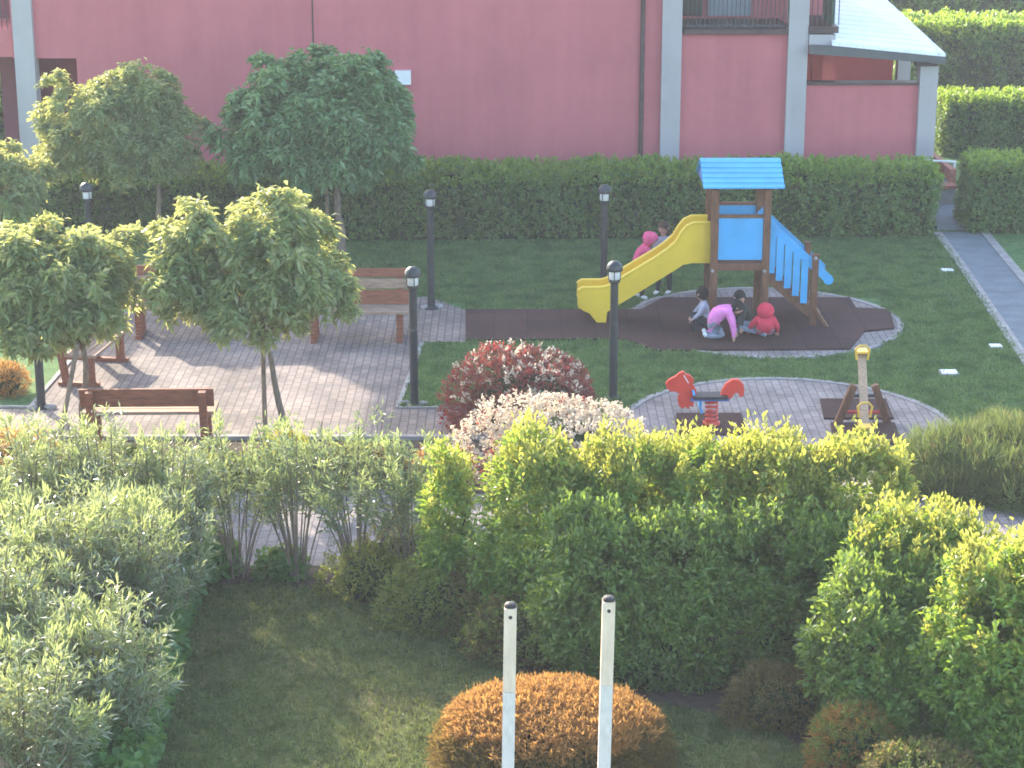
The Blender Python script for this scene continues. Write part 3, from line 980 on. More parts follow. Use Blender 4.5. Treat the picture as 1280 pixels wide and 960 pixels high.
# ------------------------------------------------------------------ slide tower
FL = G(890, 409); FR = G(954, 409)
Y0 = FL.y
tw = empty('slide_tower', (FL.x, Y0, 0), 'wooden play tower with blue roof, yellow slide and blue stairs', 'slide')
W_ = FR.x - FL.x
D_t = .92
def tp(x, y, dy=0.0):
    p = PY(x, y, Y0 + dy)
    return Vector((p.x - FL.x, dy, p.z))
eave = tp(890, 240).z
for px, py in ((0, 0), (W_, 0), (0, D_t), (W_, D_t)):
    MB().box((px, py, eave / 2 + .02), (.105, .105, eave + .04)).build('post', M['wood_brown'], tw)
deck = tp(900, 331).z
mb = MB()
for k in range(6):
    mb.bb((-.03, .07 + k * .13, deck - .02), (W_ + .03, .19 + k * .13, deck + .02))
mb.build('deck', M['wood_brown'], tw)
mb = MB()
for y in (-.001, D_t + .001):
    mb.bb((.05, y - .035, deck - .08), (W_ - .05, y + .035, deck + .018))
for x in (0, W_):
    mb.bb((x - .035, .05, deck - .11), (x + .035, D_t - .05, deck - .03))
mb.build('deck_frame', M['wood_brown'], tw)
ptop, pbot = tp(900, 269).z, tp(900, 325).z
mb = MB().bb((.055, -.03, pbot + .01), (W_ - .055, .0, ptop - .035)); mb.build('front_panel', M['blue'], tw)
MB().bb((.055, -.045, ptop - .035), (W_ - .055, .02, ptop + .01)).bb((.053, D_t - .02, ptop - .035), (W_ - .053, D_t + .045, ptop + .01)).build_each('top_rail', M['wood_brown'], tw)
MB().bb((.055, D_t, pbot + .01), (W_ - .055, D_t + .03, ptop - .036)).build('rear_panel', M['blue'], tw)
# gabled roof of horizontal boards
rx0, rx1 = -.20, W_ + .22
rt = PY(920, 199, Y0 + D_t / 2).z
yf = -.20
zf = tp(890, 237, yf).z
n = 6
for side in (0, 1):
    mb = MB()
    ya, yb_ = (yf, D_t / 2) if side == 0 else (D_t + .20, D_t / 2)
    for k in range(n):
        t0, t1 = k / n, (k + 1) / n
        z0, z1 = zf + (rt - zf) * t0, zf + (rt - zf) * t1
        y0, y1 = ya + (yb_ - ya) * t0, ya + (yb_ - ya) * t1
        mb.prism([(rx0, y0, z0 + .012), (rx0, y1, z1), (rx0, y1, z1 + .02), (rx0, y0, z0 + .035)], (rx1 - rx0, 0, 0))
    mb.build('roof_boards', M['blue'], tw)
mb = MB()
for x in (rx0 + .03, rx1 - .05):
    mb.prism([(x, yf + .08, zf), (x, D_t + .12, zf), (x, D_t / 2, rt - .04)], (.025, 0, 0))
mb.build_each('gable', M['blue_dark'], tw)
# the slide
sy0, sy1 = .14, .66
top_px = [(888, 279), (868, 279), (859, 283), (852, 291), (845, 303), (836, 311), (822, 321), (760, 358), (752, 360), (728, 360), (723, 364), (722, 380)]
bot_px = [(728, 388), (737, 392), (745, 402), (750, 407), (757, 407), (759, 390), (845, 337), (854, 331), (864, 329), (888, 329)]
prof = [tp(x, y, sy0) for x, y in top_px + bot_px]
slide = None
mb = MB()
mb.prism(prof, (0, .045, 0))
mb.prism([p + Vector((0, sy1 - sy0 - .045, 0)) for p in prof], (0, .045, 0))
# bed between the side walls
bed_px = [(888, 306), (868, 307), (856, 312), (846, 322), (760, 376), (750, 378), (724, 379)]
bed = [tp(x, y, sy0) for x, y in bed_px]
lower = [p - Vector((0, 0, .03)) for p in bed]
mb.prism([p + Vector((0, .045, 0)) for p in bed + lower[::-1]], (0, sy1 - sy0 - .09, 0))
ex = tp(722, 380, sy0)
mb.prism([p + Vector((.004, .04, 0)) for p in (tp(722.5, 378, sy0), tp(722.5, 386, sy0), tp(735, 391, sy0), tp(735, 380, sy0))], (0, sy1 - sy0 - .08, 0))
# rolled rims
for yy in (sy0 + .02, sy1 - .02):
    mb.tube([Vector((p.x, yy, p.z)) for p in prof[:11]], .028, 8)
o = mb.build('slide_chute', M['yellow'], tw, smooth=False)
bm = bmesh.new(); bm.from_mesh(o.data); bmesh.ops.recalc_face_normals(bm, faces=bm.faces); bm.to_mesh(o.data); bm.free()
# stairs to the right
def rail_z(x):  # height of the handrail above local x
    return None
r0, r1 = tp(958, 274), tp(1036, 346)
e0, e1_ = tp(962, 345), tp(1016, 395)
for yy in (.03, D_t - .06):
    root_dir = (r1 - r0)
    mb = MB()
    a_, b_ = Vector((r0.x, yy, r0.z)), Vector((r1.x, yy, r1.z))
    mb.bar(a_ + Vector((0, 0, -.04)), b_ + Vector((0, 0, -.04)), .035, .13)
    mb.tube([b_ + Vector((0, -.018, -.05)), b_ + Vector((0, .018, -.05))], .075, 14)
    hr_o = mb.build('handrail', M['blue'], tw)
    for k in range(5):
        x = tp(965 + k * 10.6, 300).x
        t = (x - r0.x) / (r1.x - r0.x)
        zt = r0.z + (r1.z - r0.z) * t - .06
        t2 = (x - e0.x) / (e1_.x - e0.x)
        zb = e0.z + (e1_.z - e0.z) * t2 + .06
        MB().bb((x - .05, yy - .038, zb), (x + .05, yy - .02, zt)).build('baluster', M['blue'], hr_o)
    mb = MB().bar((e0.x - .05, yy + .02, e0.z), (e1_.x, yy + .02, e1_.z), .04, .13)
    mb.build('stringer', M['wood_brown'], tw)
    xe = tp(1018, 360).x
    mb = MB().box((xe, yy, tp(1018, 318).z / 2), (.095, .095, tp(1018, 318).z))
    mb.bar((xe, yy - .03, .30), (xe + .20, yy - .12, .02), .05, .05)
    mb.build('stair_post', M['wood_brown'], tw)
for k in range(4):
    t = (k + .6) / 4.2
    p = e0.lerp(e1_, t)
    MB().bb((p.x - .10, .06, p.z), (p.x + .10, D_t - .1, p.z + .04)).build('tread', M['wood_brown'], tw)
# bolts / clamps
mb = MB()
for x, y in ((890, 338), (955, 338), (1019, 322)):
    p = tp(x, y)
    mb.ball((p.x, -.06, p.z), .03, 8)
mb.build_each('bolt_cap', M['kerb'], tw)

# ------------------------------------------------------------------ spring horse
B = G(889, 533)
sp = empty('spring_horse', (B.x, B.y, .035), 'red spring horse rider on its rubber mat', 'spring rider')
k = FPX / (B.y * math.cos(TH) + (HC - .3) * math.sin(TH))
def hp(zx, zy):
    x, y = 780 + zx / 3.048, 430 + zy / 3.048
    p = PY(x, y, B.y)
    return Vector((p.x - B.x, 0, p.z - .035))
head = [(158, 150), (170, 135), (196, 122), (212, 108), (226, 103), (236, 114), (252, 118), (266, 134), (262, 150), (274, 172), (276, 196), (266, 216), (262, 238), (250, 232), (244, 246), (232, 236), (222, 244), (208, 232), (204, 210), (212, 188), (196, 178), (176, 178), (162, 166)]
hd_o = MB().prism([hp(*p) + Vector((0, -.035, 0)) for p in head], (0, .07, 0)).build('horse_head', M['red_board'], sp)
tail = [(366, 196), (376, 168), (390, 148), (412, 134), (436, 134), (454, 150), (458, 174), (454, 196), (440, 200), (434, 184), (422, 184), (414, 196), (398, 212), (380, 216)]
MB().prism([hp(*p) + Vector((0, -.035, 0)) for p in tail], (0, .07, 0)).build('horse_tail', M['red_board'], sp)
a, b = hp(262, 196), hp(392, 200)
MB().bb((a.x, -.12, a.z - .02), (b.x, .12, a.z + .015)).build('seat', M['black'], sp)
MB().bb((a.x - .03, -.06, a.z - .06), (b.x + .02, .06, a.z - .022)).build('beam', M['blue_dark'], sp)
h_ = hp(262, 176)
MB().tube([(h_.x, -.2, h_.z), (h_.x, .2, h_.z)], .018, 8).build('handle', M['blue'], hd_o)
MB().tube([(a.x + .1, -.2, a.z - .16), (a.x + .1, .2, a.z - .16)], .018, 8).bb((a.x + .085, -.02, a.z - .17), (a.x + .115, .02, a.z - .05)).build_each('foot_rest', M['blue'], sp)
w0 = hp(236, 128)
MB().bar(w0 + Vector((-.03, -.038, .04)), w0 + Vector((.03, -.038, -.06)), .01, .025, 0, (0, 1, 0)).build('bridle', M['white'], hd_o)
zt = hp(325, 206).z
pts = [(.075 * math.cos(t * 2 * math.pi), .075 * math.sin(t * 2 * math.pi), .03 + (zt - .06) * t / 5) for t in np.linspace(0, 5, 70)]
MB().tube(pts, .014, 6).build('spring', M['red_board'], sp)
MB().lathe([(.11, 0), (.11, .03), (.09, .035)], n=16).build('base_plate', M['red_board'], sp)

# ------------------------------------------------------------------ seesaw
B = G(1078, 530)
ss = empty('seesaw', B, 'wooden seesaw with yellow handles, far end raised', 'seesaw')
yfar, ynear = G(1078, 507).y - B.y, G(1078, 553).y - B.y
pt = PY(1077, 440, B.y + yfar); pn = PY(1081, 546, B.y + ynear)
a, b = Vector((pt.x - B.x, yfar, pt.z)), Vector((pn.x - B.x, ynear, max(pn.z, .12)))
MB().bar(a, b, .105, .06).build('beam', M['wood_pale'], ss)
def zat(t): return a.lerp(b, t)
for t in (.13, .84):
    p = zat(t)
    MB().tube([p + Vector((-.07, 0, .03)), p + Vector((-.09, 0, .17)), p + Vector((-.04, 0, .22)), p + Vector((.04, 0, .22)), p + Vector((.09, 0, .17)), p + Vector((.07, 0, .03))], .015, 8).build('handle', M['yellow_handle'], ss)
for t in (.03, .96):
    p = zat(t)
    MB().bb((p.x - .075, p.y - .11, p.z + .035), (p.x + .075, p.y + .11, p.z + .06)).build('seat', M['yellow_handle'], ss)
for sx in (-1, 1):
    mb = MB()
    mb.bar((sx * .32, 0, 0), (sx * .13, 0, .52), .09, .08, 0, (0, 1, 0))
    mb.build('support_leg', M['wood_brown'], ss)
m_ = zat(.48)
MB().tube([(-.3, 0, .16), (.3, 0, .16)], .022, 8).build('axle', M['red_board'], ss)
MB().tube([(-.2, 0, m_.z - .06), (.2, 0, m_.z - .06)], .025, 8).build('pivot_bar', M['iron'], ss)

# ------------------------------------------------------------------ small things on the lawn
for px, lab, s in (((1186, 468), 'pale utility cover on the lawn nearest the seesaw', .26), ((1244, 435), 'pale utility cover on the lawn beside the walkway kerb', .20), ((1184, 340), 'pale utility cover on the lawn near the garden steps', .22)):
    p = G(*px)
    r = empty('utility_cover', p, lab, 'cover', 'utility covers set in the lawn')
    MB().bb((-s / 2, -s * .45, 0), (s / 2, s * .45, .03)).build('frame', M['kerb'], r)
    MB().bb((-s * .42, -s * .37, .031), (s * .42, s * .37, .045)).build('lid', M['white'], r)

# ------------------------------------------------------------------ white posts
for px, top, lab in ((638, 757, 'left one of the two cream posts with black caps before the orange bush'), (761, 749, 'right one of the two cream posts with black caps, slightly taller')):
    P = PY(px, top, 14.3)
    r = empty('garden_post', (P.x, 14.3, 0), lab, 'post', 'cream square posts with black caps')
    w = .094
    dx = -.03
    zj = P.z - .68
    hq = P.z + .1 - .01
    def px_at(z): return dx - dx * (z + .1) / hq
    for z0_, z1_, mt_ in ((-.1, zj, 'post_lower'), (zj + .003, P.z - .01, 'post_white')):
        xa, xb = px_at(z0_), px_at(z1_)
        MB().prism([(xa - w / 2, -w / 2, z0_), (xa + w / 2, -w / 2, z0_), (xa + w / 2, w / 2, z0_), (xa - w / 2, w / 2, z0_)][::-1], (xb - xa, 0, z1_ - z0_)).build('shaft', M[mt_], r)
    MB().lathe([(.046, P.z - .008), (.046, P.z + .008), (.036, P.z + .022), (.016, P.z + .028)], n=14).build('cap', M['black'], r)
    MB().tube([(0, -w / 2 - .006, P.z - .075), (0, -w / 2 + .01, P.z - .075)], .014, 10).build('bolt_hole', M['black'], r)

# ------------------------------------------------------------------ foreground planting
# orange dome bush: sunlit top orange, shade below painted as darker leaves
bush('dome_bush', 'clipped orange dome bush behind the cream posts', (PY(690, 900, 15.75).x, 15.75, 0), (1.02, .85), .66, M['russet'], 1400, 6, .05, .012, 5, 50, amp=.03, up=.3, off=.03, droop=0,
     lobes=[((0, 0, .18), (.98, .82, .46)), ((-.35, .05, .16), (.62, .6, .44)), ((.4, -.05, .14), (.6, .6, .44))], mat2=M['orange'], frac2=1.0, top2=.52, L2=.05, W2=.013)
# front hedge of fresh leaves
Yh = 18.2
def front_shrub(name, label, x0, x1, ytop, Yc, dep, mat, dens=400, L=.062, W=.028, mat2=None, frac2=0.0, n=7, zlo=.35, thin=0):
    """an informal hedge piece between photo columns x0..x1 at depth Yc"""
    A0, A1 = PY(x0, ytop, Yc), PY(x1, ytop, Yc)
    h = A0.z
    cx = (A0.x + A1.x) / 2
    hw = (A1.x - A0.x) / 2
    lobes = []
    nl = max(1, int(round(hw * 2 / .75)))
    for i in range(nl):
        fx = -hw + (i + .5) * 2 * hw / nl
        lw = hw / nl * 1.45
        lobes.append(((fx, random.uniform(-.08, .08), h * .62), (lw, dep / 2, h * .40 * random.uniform(.98, 1.02))))
        lobes.append(((fx + random.uniform(-.1, .1), random.uniform(-.1, .0), h * .30), (lw * .95, dep / 2 * .95, h * .34)))
    P0, N0 = lobe_points(lobes, dens * .15, .74, -.95, .12, .66)
    P0 = P0 + N0 * rng.uniform(-.1, .03, (len(P0), 1))
    P, ax = clump(P0, N0, 10, .12, .5)
    ax = unit(ax + np.array([0, 0, .45]) + rng.normal(size=ax.shape) * .3)
    ok = P[:, 2] > .02
    P, ax = P[ok], ax[ok]
    root = empty(name, (cx, Yc, 0), label, 'hedge' if 'hedge' in name else 'shrub')
    mb = MB()
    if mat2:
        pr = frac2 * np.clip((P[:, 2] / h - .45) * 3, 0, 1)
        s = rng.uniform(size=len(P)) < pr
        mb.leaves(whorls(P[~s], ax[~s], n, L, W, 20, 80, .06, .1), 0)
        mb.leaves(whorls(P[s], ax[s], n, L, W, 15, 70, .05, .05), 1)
    else:
        mb.leaves(whorls(P, ax, n, L, W, 20, 80, .06, .1), 0)
    # upright young shoots along the top
    t = P[:, 2] > h * .82
    S = P[t][rng.choice(t.sum(), max(4, t.sum() // 4))] + np.stack([np.zeros(max(4, t.sum() // 4))] * 2 + [rng.uniform(.03, .17, max(4, t.sum() // 4))], 1)
    mb.leaves(whorls(S, np.repeat([[0, 0, 1.]], len(S), 0), n + 2, L, W, 12, 55, .07, 0), 1 if mat2 else 0)
    mb.build('foliage', [mat, mat2 or mat], root)
    st = MB()
    for i in range(int(nl * 9)):
        x = random.uniform(-hw, hw) * .95
        tpnt = P[rng.integers(len(P))]
        st.tube([(x, random.uniform(-.15, .15), -.02), (x * .6 + tpnt[0] * .4, tpnt[1] * .5, tpnt[2] * .5), tuple(tpnt)], [.022, .016, .006], 5, 0, False)
    st.build('stem', M['twig'], root)
    return root


front_shrub('narrow_shrub', 'narrow fresh green shrub left of the front hedge, beyond the gap', 547, 574, 568, 18.9, .5, M['hedge_bright'], 400, mat2=M['hedge_yellow'], frac2=.35)
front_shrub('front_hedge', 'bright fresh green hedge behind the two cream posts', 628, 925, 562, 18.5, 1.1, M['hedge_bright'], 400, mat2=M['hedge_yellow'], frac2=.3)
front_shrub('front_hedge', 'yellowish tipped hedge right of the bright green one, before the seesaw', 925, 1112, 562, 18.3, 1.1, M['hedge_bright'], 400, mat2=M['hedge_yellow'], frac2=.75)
front_shrub('tall_shrub', 'green shrub at right, between the yellow hedge and the right edge', 1090, 1240, 664, 17.0, 1.2, M['hedge_bright'], 400, .065, .03, M['hedge_yellow'], .15)
front_shrub('tall_shrub', 'large leaved green shrub filling the lower right corner', 1205, 1350, 700, 15.9, 1.3, M['hedge_bright'], 400, .07, .033, M['hedge_yellow'], .25)
front_shrub('tall_shrub', 'mid green shrub below the front hedge, behind the russet shrub', 700, 1110, 655, 17.6, .8, M['hedge_mid'], 400, .062, .028)
front_shrub('tall_shrub', 'green shrub between the orange grassy bush and the lower right corner', 1050, 1230, 738, 16.3, 1.0, M['hedge_mid'], 400, .065, .03)
# low shrubs at the foot
bush('low_shrub', 'low brownish shrub under the hedge behind the left post', G(690, 822), (.75, .4), .62, M['brownleaf'], 420, 6, .05, .022, mat2=M['lowgreen'], frac2=.5, top2=0)
bush('low_shrub', 'low dark shrub under the hedge between the two posts', G(800, 850), (.6, .35), .5, M['hedge'], 420, 6, .05, .022)
bush('low_shrub', 'yellow-green low shrub at the right rim of the garden lawn', G(560, 782), (.60, .45), .62, M['lowgreen'], 480, 6, .045, .02, amp=.16)
bush('low_shrub', 'small yellow-green low shrub at the back corner of the garden lawn', G(462, 742), (.45, .35), .48, M['lowgreen'], 480, 6, .045, .02, amp=.16)
bush('low_shrub', 'brown-green low shrub beside the gap in the front hedge', G(635, 792), (.5, .4), .75, M['lowgreen'], 420, 6, .05, .022, mat2=M['brownleaf'], frac2=.6, top2=0, amp=.16)
bush('low_shrub', 'russet low shrub right of the orange dome bush', G(975, 905), (.45, .3), .52, M['brownleaf'], 700, 6, .05, .014, 5, 50, amp=.12)
bush('low_shrub', 'small orange grassy bush beside the lower right shrub', G(1068, 962), (.36, .3), .55, M['orange'], 900, 6, .06, .012, 5, 50, mat2=M['lowgreen'], frac2=.5, top2=0, amp=.06)
bush('low_shrub', 'low olive bush at the bottom edge right of the orange grassy bush', G(1150, 1010), (.5, .4), .50, M['lowgreen'], 600, 6, .05, .018, mat2=M['brownleaf'], frac2=.4, top2=0)

# oleanders
ol = [((212, 752), 1.75, .42, 44, 'silvery oleander at the back left corner of the garden lawn'),
      ((135, 748), 1.95, .52, 60, 'silvery oleander, second from the lawn corner at left'),
      ((40, 752), 1.85, .55, 56, 'silvery oleander at the left edge nearest the path'),
      ((-40, 800), 1.9, .55, 50, 'silvery oleander mostly outside the left edge'),
      ((165, 850), 1.85, .50, 56, 'silvery oleander along the left side of the lawn'),
      ((75, 875), 2.0, .58, 64, 'tall silvery oleander in the middle of the left mass'),
      ((-10, 935), 2.0, .58, 60, 'silvery oleander at the left edge in the lower half'),
      ((125, 985), 1.75, .50, 56, 'silvery oleander at the bottom left beside the ivy'),
      ((200, 800), 1.55, .42, 40, 'low silvery oleander leaning over the lawn edge at left'),
      ((105, 805), 1.75, .50, 50, 'silvery oleander between the path row and the tall one at left'),
      ((15, 850), 1.8, .5, 50, 'silvery oleander inside the left mass by the frame edge'),
      ((70, 960), 1.7, .5, 50, 'silvery oleander inside the lower part of the left mass'),
      ((30, 1060), 1.8, .55, 56, 'nearest silvery oleander in the lower left corner')]
for px, h, sprd, ns, lab in ol:
    oleander(lab, G(*px), h * .97, sprd * 1.3, int(ns * 1.0), M['oleander'], .44, .105, .019, 22, 5, rb=.24, tipm=M['oleander_tip'])
mo = [((298, 720), 1.66, .46, 40, 'thin stemmed oleander nearest the left mass by the path'),
      ((372, 726), 1.72, .52, 46, 'thin stemmed oleander, second in the row by the path'),
      ((448, 731), 1.72, .52, 46, 'thin stemmed oleander, third in the row by the path'),
      ((518, 738), 1.60, .46, 38, 'thin stemmed oleander next to the front hedge')]
for px, h, sprd, ns, lab in mo:
    oleander(lab, G(*px), h, sprd * 1.45, int(ns * .5), M['oleander_dull'], .50, .105, .021, 19, 5, rb=.10, tipm=M['oleander_tip'], bark='twig_brown', group='thin oleanders in a row by the path')
# ivy at the foot of the left mass
mb = MB()
k = 7500
t = rng.uniform(0, 1, k)
e_ = [G(262, 722), G(235, 760), G(212, 850), G(185, 960), G(160, 1050)]
pts = []
for ti in t:
    f = ti * 3.999; i = int(f)
    p = e_[i].lerp(e_[i + 1], f - i)
    w = random.random()
    p = p + Vector((.06 - w * .75, random.uniform(-.1, .1), (.05 + random.random() * .62) * (1 - .35 * abs(w - .4))))
    pts.append(tuple(p - e_[2]))
pts = np.array(pts)
mb.leaves(whorls(pts, unit(np.array([.6, -.4, .7]) + rng.normal(size=pts.shape) * .35), 3, .085, .075, 40, 95, .04, .2))
tag(mb.build('ivy', M['ivy'], None, e_[2]), 'dark green ivy trailing along the left edge of the garden lawn', 'ivy')
bush('low_shrub', 'dark leafy clump at the back left lawn corner', G(262, 716), (.32, .25), .42, M['ivy'], 420, 5, .07, .06, 40, 90)
bush('low_shrub', 'small leafy clump behind the garden lawn under the thin oleanders', G(352, 722), (.25, .2), .28, M['ivy'], 420, 5, .07, .06, 40, 90)
bush('low_shrub', 'brownish clump under the last thin oleander', G(505, 722), (.45, .25), .55, M['brownleaf'], 420, 6, .05, .022, mat2=M['lowgreen'], frac2=.5, top2=0)
# strip planting between terrace and path
for px, r, h, mt, lab in (((28, 592), (.45, .35), .50, 'orange', 'orange heather-like bush in the planting strip at the left edge'),
                          ((262, 612), (.20, .18), .42, 'yellowleaf', 'small yellow bush in the planting strip left of the tree stake'),
                          ((362, 600), (.28, .2), .60, 'yellowleaf', 'yellow flowering bush at the foot of the two-lobed tree'),
                          ((545, 605), (.26, .2), .42, 'orange', 'small orange bush in the planting strip before the red shrub'),
                          ((150, 596), (.55, .3), .36, 'lowgreen', 'low green bush in the planting strip behind the front bench'),
                          ((455, 604), (.55, .3), .42, 'brownleaf', 'low russet bush in the planting strip behind the thin oleanders'),
                          ((315, 606), (.4, .3), .34, 'lowgreen', 'low green bush between the two yellow bushes'),
                          ((8, 492), (.30, .3), .42, 'orange', 'orange bush on the grass at the left edge behind the lamp')):
    bush('strip_bush', lab, G(*px), r, h, M[mt], 700, 6, .045, .016, 5, 60, amp=.12, group='low bushes in the planting strip')
# red and pink shrubs
g = G(657, 532)
bush('red_shrub', 'red leaved shrub with white flower clusters behind the pink flowering one', g, (.92, .7), .98, M['redleaf'], 300, 7, .065, .024, mat2=M['pinkflower'], frac2=.16, top2=.3, amp=.14)
g = G(702, 590)
bush('flowering_shrub', 'pale pink flowering shrub behind the front hedge', g, (1.12, .75), .84, M['redleaf'], 260, 7, .05, .026, mat2=M['pinkflower'], frac2=.95, top2=.0, amp=.18)
# juniper at right
g = G(1245, 606)
o = bush('juniper', 'spreading olive juniper at the right of the seesaw', g, (1.15, .9), .7, M['juniper'], 420, 9, .20, .011, 5, 50, amp=.22, up=.8, off=.07, droop=.02,
         lobes=[((-.1, 0, .12), (.95, .8, .40)), ((.55, .2, .2), (.8, .8, .44)), ((-.55, -.2, .06), (.6, .5, .28)), ((.25, -.45, .08), (.7, .5, .30)), ((1.1, -.1, .15), (.8, .8, .4))], mat2=M['brownleaf'], frac2=.10, top2=0, L2=.14, W2=.012)

# ------------------------------------------------------------------ people
SK = plain('skin', (.50, .29, .21), .6, .06, 8, .3)
def cloth(name, col): return plain(name, col, .85, .14, 14, .15, .3)
PK1, PK2 = cloth('bright_pink_jacket', (.70, .10, .22)), cloth('pink_top', (.74, .22, .50))
RED, GRY, GRN = cloth('red_jacket', (.62, .045, .08)), cloth('light_grey_top', (.36, .35, .40)), cloth('dark_green_top', (.035, .045, .035))
LIL, JEAN, DARK, WHT = cloth('lilac_grey_top', (.42, .40, .46)), cloth('grey_blue_trousers', (.22, .25, .30)), cloth('dark_trousers', (.035, .037, .045)), cloth('white_shoe', (.72, .72, .72))
HAIRB, HAIRK = cloth('brown_hair', (.07, .042, .028)), cloth('black_hair', (.012, .011, .012))


def person(label, base, J, face, mats, hair, hair_long=0.0, hood=None, sc=1.0, hem=None, puff=1.0):
    """J: joint positions; one skinned body, coloured by region. mats = top, trousers, shoes"""
    root = empty('person', base, label, 'person')
    names = list(J.keys())
    rad = {'pelvis': .095, 'waist': .088, 'chest': .105, 'neck': .04, 'skull': .05,
           'shl': .05, 'ell': .036, 'wrl': .026, 'pal': .024, 'shr': .05, 'elr': .036, 'wrr': .026, 'par': .024,
           'hil': .075, 'knl': .052, 'anl': .036, 'tol': .03, 'hir': .075, 'knr': .052, 'anr': .036, 'tor': .03}
    for k_ in ('pelvis', 'waist', 'chest', 'shl', 'shr', 'ell', 'elr'): rad[k_] *= puff if k_ in ('pelvis', 'waist', 'chest') else 1 + (puff - 1) * .6
    edges = [('pelvis', 'waist'), ('waist', 'chest'), ('chest', 'neck'), ('neck', 'skull')]
    for s in 'lr':
        edges += [('chest', 'sh' + s), ('sh' + s, 'el' + s), ('el' + s, 'wr' + s), ('wr' + s, 'pa' + s),
                  ('pelvis', 'hi' + s), ('hi' + s, 'kn' + s), ('kn' + s, 'an' + s), ('an' + s, 'to' + s)]
    P = {k: Vector(v) * sc for k, v in J.items()}
    if 'waist' not in P: P['waist'] = P['pelvis'].lerp(P['chest'], .5)
    fd = Vector(face).normalized()
    P['skull'] = P['head'].copy()
    for s in 'lr':
        if 'pa' + s not in P: P['pa' + s] = P['wr' + s] + (P['wr' + s] - P['el' + s]).normalized() * .05 * sc
        if 'to' + s not in P: P['to' + s] = P['an' + s] + Vector((fd.x, fd.y, 0)).normalized() * .11 * sc - Vector((0, 0, .015))
    order = ['pelvis', 'waist', 'chest', 'neck', 'skull'] + [a + s for s in 'lr' for a in ('sh', 'el', 'wr', 'pa', 'hi', 'kn', 'an', 'to')]
    idx = {k: i for i, k in enumerate(order)}
    me = bpy.data.meshes.new('skeleton')
    me.from_pydata([P[k] for k in order], [(idx[a], idx[b]) for a, b in edges], [])
    o = bpy.data.objects.new('skeleton', me); C.objects.link(o)
    o.modifiers.new('skin', 'SKIN')
    me.skin_vertices.new() if len(me.skin_vertices) == 0 else None
    for i, k in enumerate(order):
        sv = me.skin_vertices[0].data[i]
        sv.radius = (rad[k] * sc, rad[k] * sc)
        sv.use_root = (k == 'pelvis')
    sd = o.modifiers.new('sub', 'SUBSURF'); sd.levels = 2; sd.render_levels = 2
    dg = bpy.context.evaluated_depsgraph_get()
    body = bpy.data.meshes.new_from_object(o.evaluated_get(dg))
    bpy.data.objects.remove(o)
    reg = {}
    for a, b in edges:
        if b in ('skull',) : r = 0
        elif a == 'chest' and b == 'neck': r = 1
        elif a[:2] in ('wr',): r = 0
        elif a[:2] in ('hi', 'kn') or (a == 'pelvis' and b[:2] == 'hi'): r = 2
        elif a[:2] == 'an': r = 3
        else: r = 1
        reg[(a, b)] = r
    bm = bmesh.new(); bm.from_mesh(body)
    for f in bm.faces:
        c = f.calc_center_median()
        best, br = 1e9, 1
        for (a, b), r in reg.items():
            d = P[b] - P[a]
            t = max(0, min(1, (c - P[a]).dot(d) / max(d.length_squared, 1e-9)))
            dist = (c - P[a].lerp(P[b], t)).length / (rad[a] * (1 - t) + rad[b] * t)
            if dist < best: best, br = dist, r
        f.material_index = br; f.smooth = True
    bm.to_mesh(body); bm.free()
    # head with nose, eyes, ears; fingers
    mb = MB()
    hr = .092 * sc
    hc = P['head'] + Vector((0, 0, .03 * sc))
    mb.ball(hc, (hr * .88, hr * .92, hr * 1.12), 16, 0)
    side = Vector((-fd.y, fd.x, 0)).normalized() if abs(fd.z) < .95 else Vector((1, 0, 0))
    upv = side.cross(fd) * -1
    if upv.z < 0: upv = -upv
    mb.ball(hc + fd * hr * .93 - upv * .012, .015 * sc, 6, 0)
    for s in (-1, 1):
        mb.ball(hc + side * s * hr * .9, .02 * sc, 6, 0)
        mb.ball(hc + fd * hr * .84 + side * s * .03 * sc + upv * .012, .009 * sc, 6, 4)
    mb.ball(hc + fd * hr * .86 - upv * .045 * sc, (.018 * sc, .018 * sc, .006 * sc), 6, 5)
    for s in 'lr':
        w, pl = P['wr' + s], P['pa' + s]
        d = (pl - w).normalized()
        sd_ = d.cross(Vector((0, 0, 1)))
        if sd_.length < .1: sd_ = Vector((0, 1, 0))
        sd_.normalize(); dn = d.cross(sd_)
        if dn.z > 0: dn = -dn
        for kf in range(4):
            l = (.042, .05, .047, .036)[kf] * sc
            b0 = pl + sd_ * (kf - 1.5) * .013 * sc - d * .01 * sc
            mb.tube([b0, b0 + d * l * .55 + dn * .004, b0 + d * l + dn * .014 * sc], [.0075 * sc, .0068 * sc, .005 * sc], 6, 0)
        b0 = w.lerp(pl, .45) + sd_ * -.018 * sc
        mb.tube([b0, b0 - sd_ * .018 * sc + d * .018 * sc, b0 - sd_ * .02 * sc + d * .04 * sc], [.009 * sc, .008 * sc, .006 * sc], 6, 0)
    tmp = mb.build('tmp', [SK])
    bm = bmesh.new(); bm.from_mesh(body); bm.from_mesh(tmp.data); bm.to_mesh(body); bm.free()
    bpy.data.objects.remove(tmp)
    for m in (SK, mats[0], mats[1], mats[2], HAIRK, PK1): body.materials.append(m)
    bo = bpy.data.objects.new('body', body); C.objects.link(bo); bo.parent = root
    # hair: cap set back from the face
    hb = MB()
    q = [0, 0, 0]
    n = 18
    vs, fs = [], []
    bk = -fd
    for i in range(9):
        for kx in range(n):
            t = math.pi * .62 * i / 8
            a = 2 * math.pi * kx / n
            dloc = (upv * .75 + bk * .65).normalized()
            e1 = side; e2 = dloc.cross(e1)
            d = dloc * math.cos(t) + (e1 * math.cos(a) + e2 * math.sin(a)) * math.sin(t)
            rr = hr * (1.10 + .03 * math.sin(7 * a))
            vs.append(hc + Vector((d.x * rr * .92, d.y * rr * .95, d.z * rr * 1.13)))
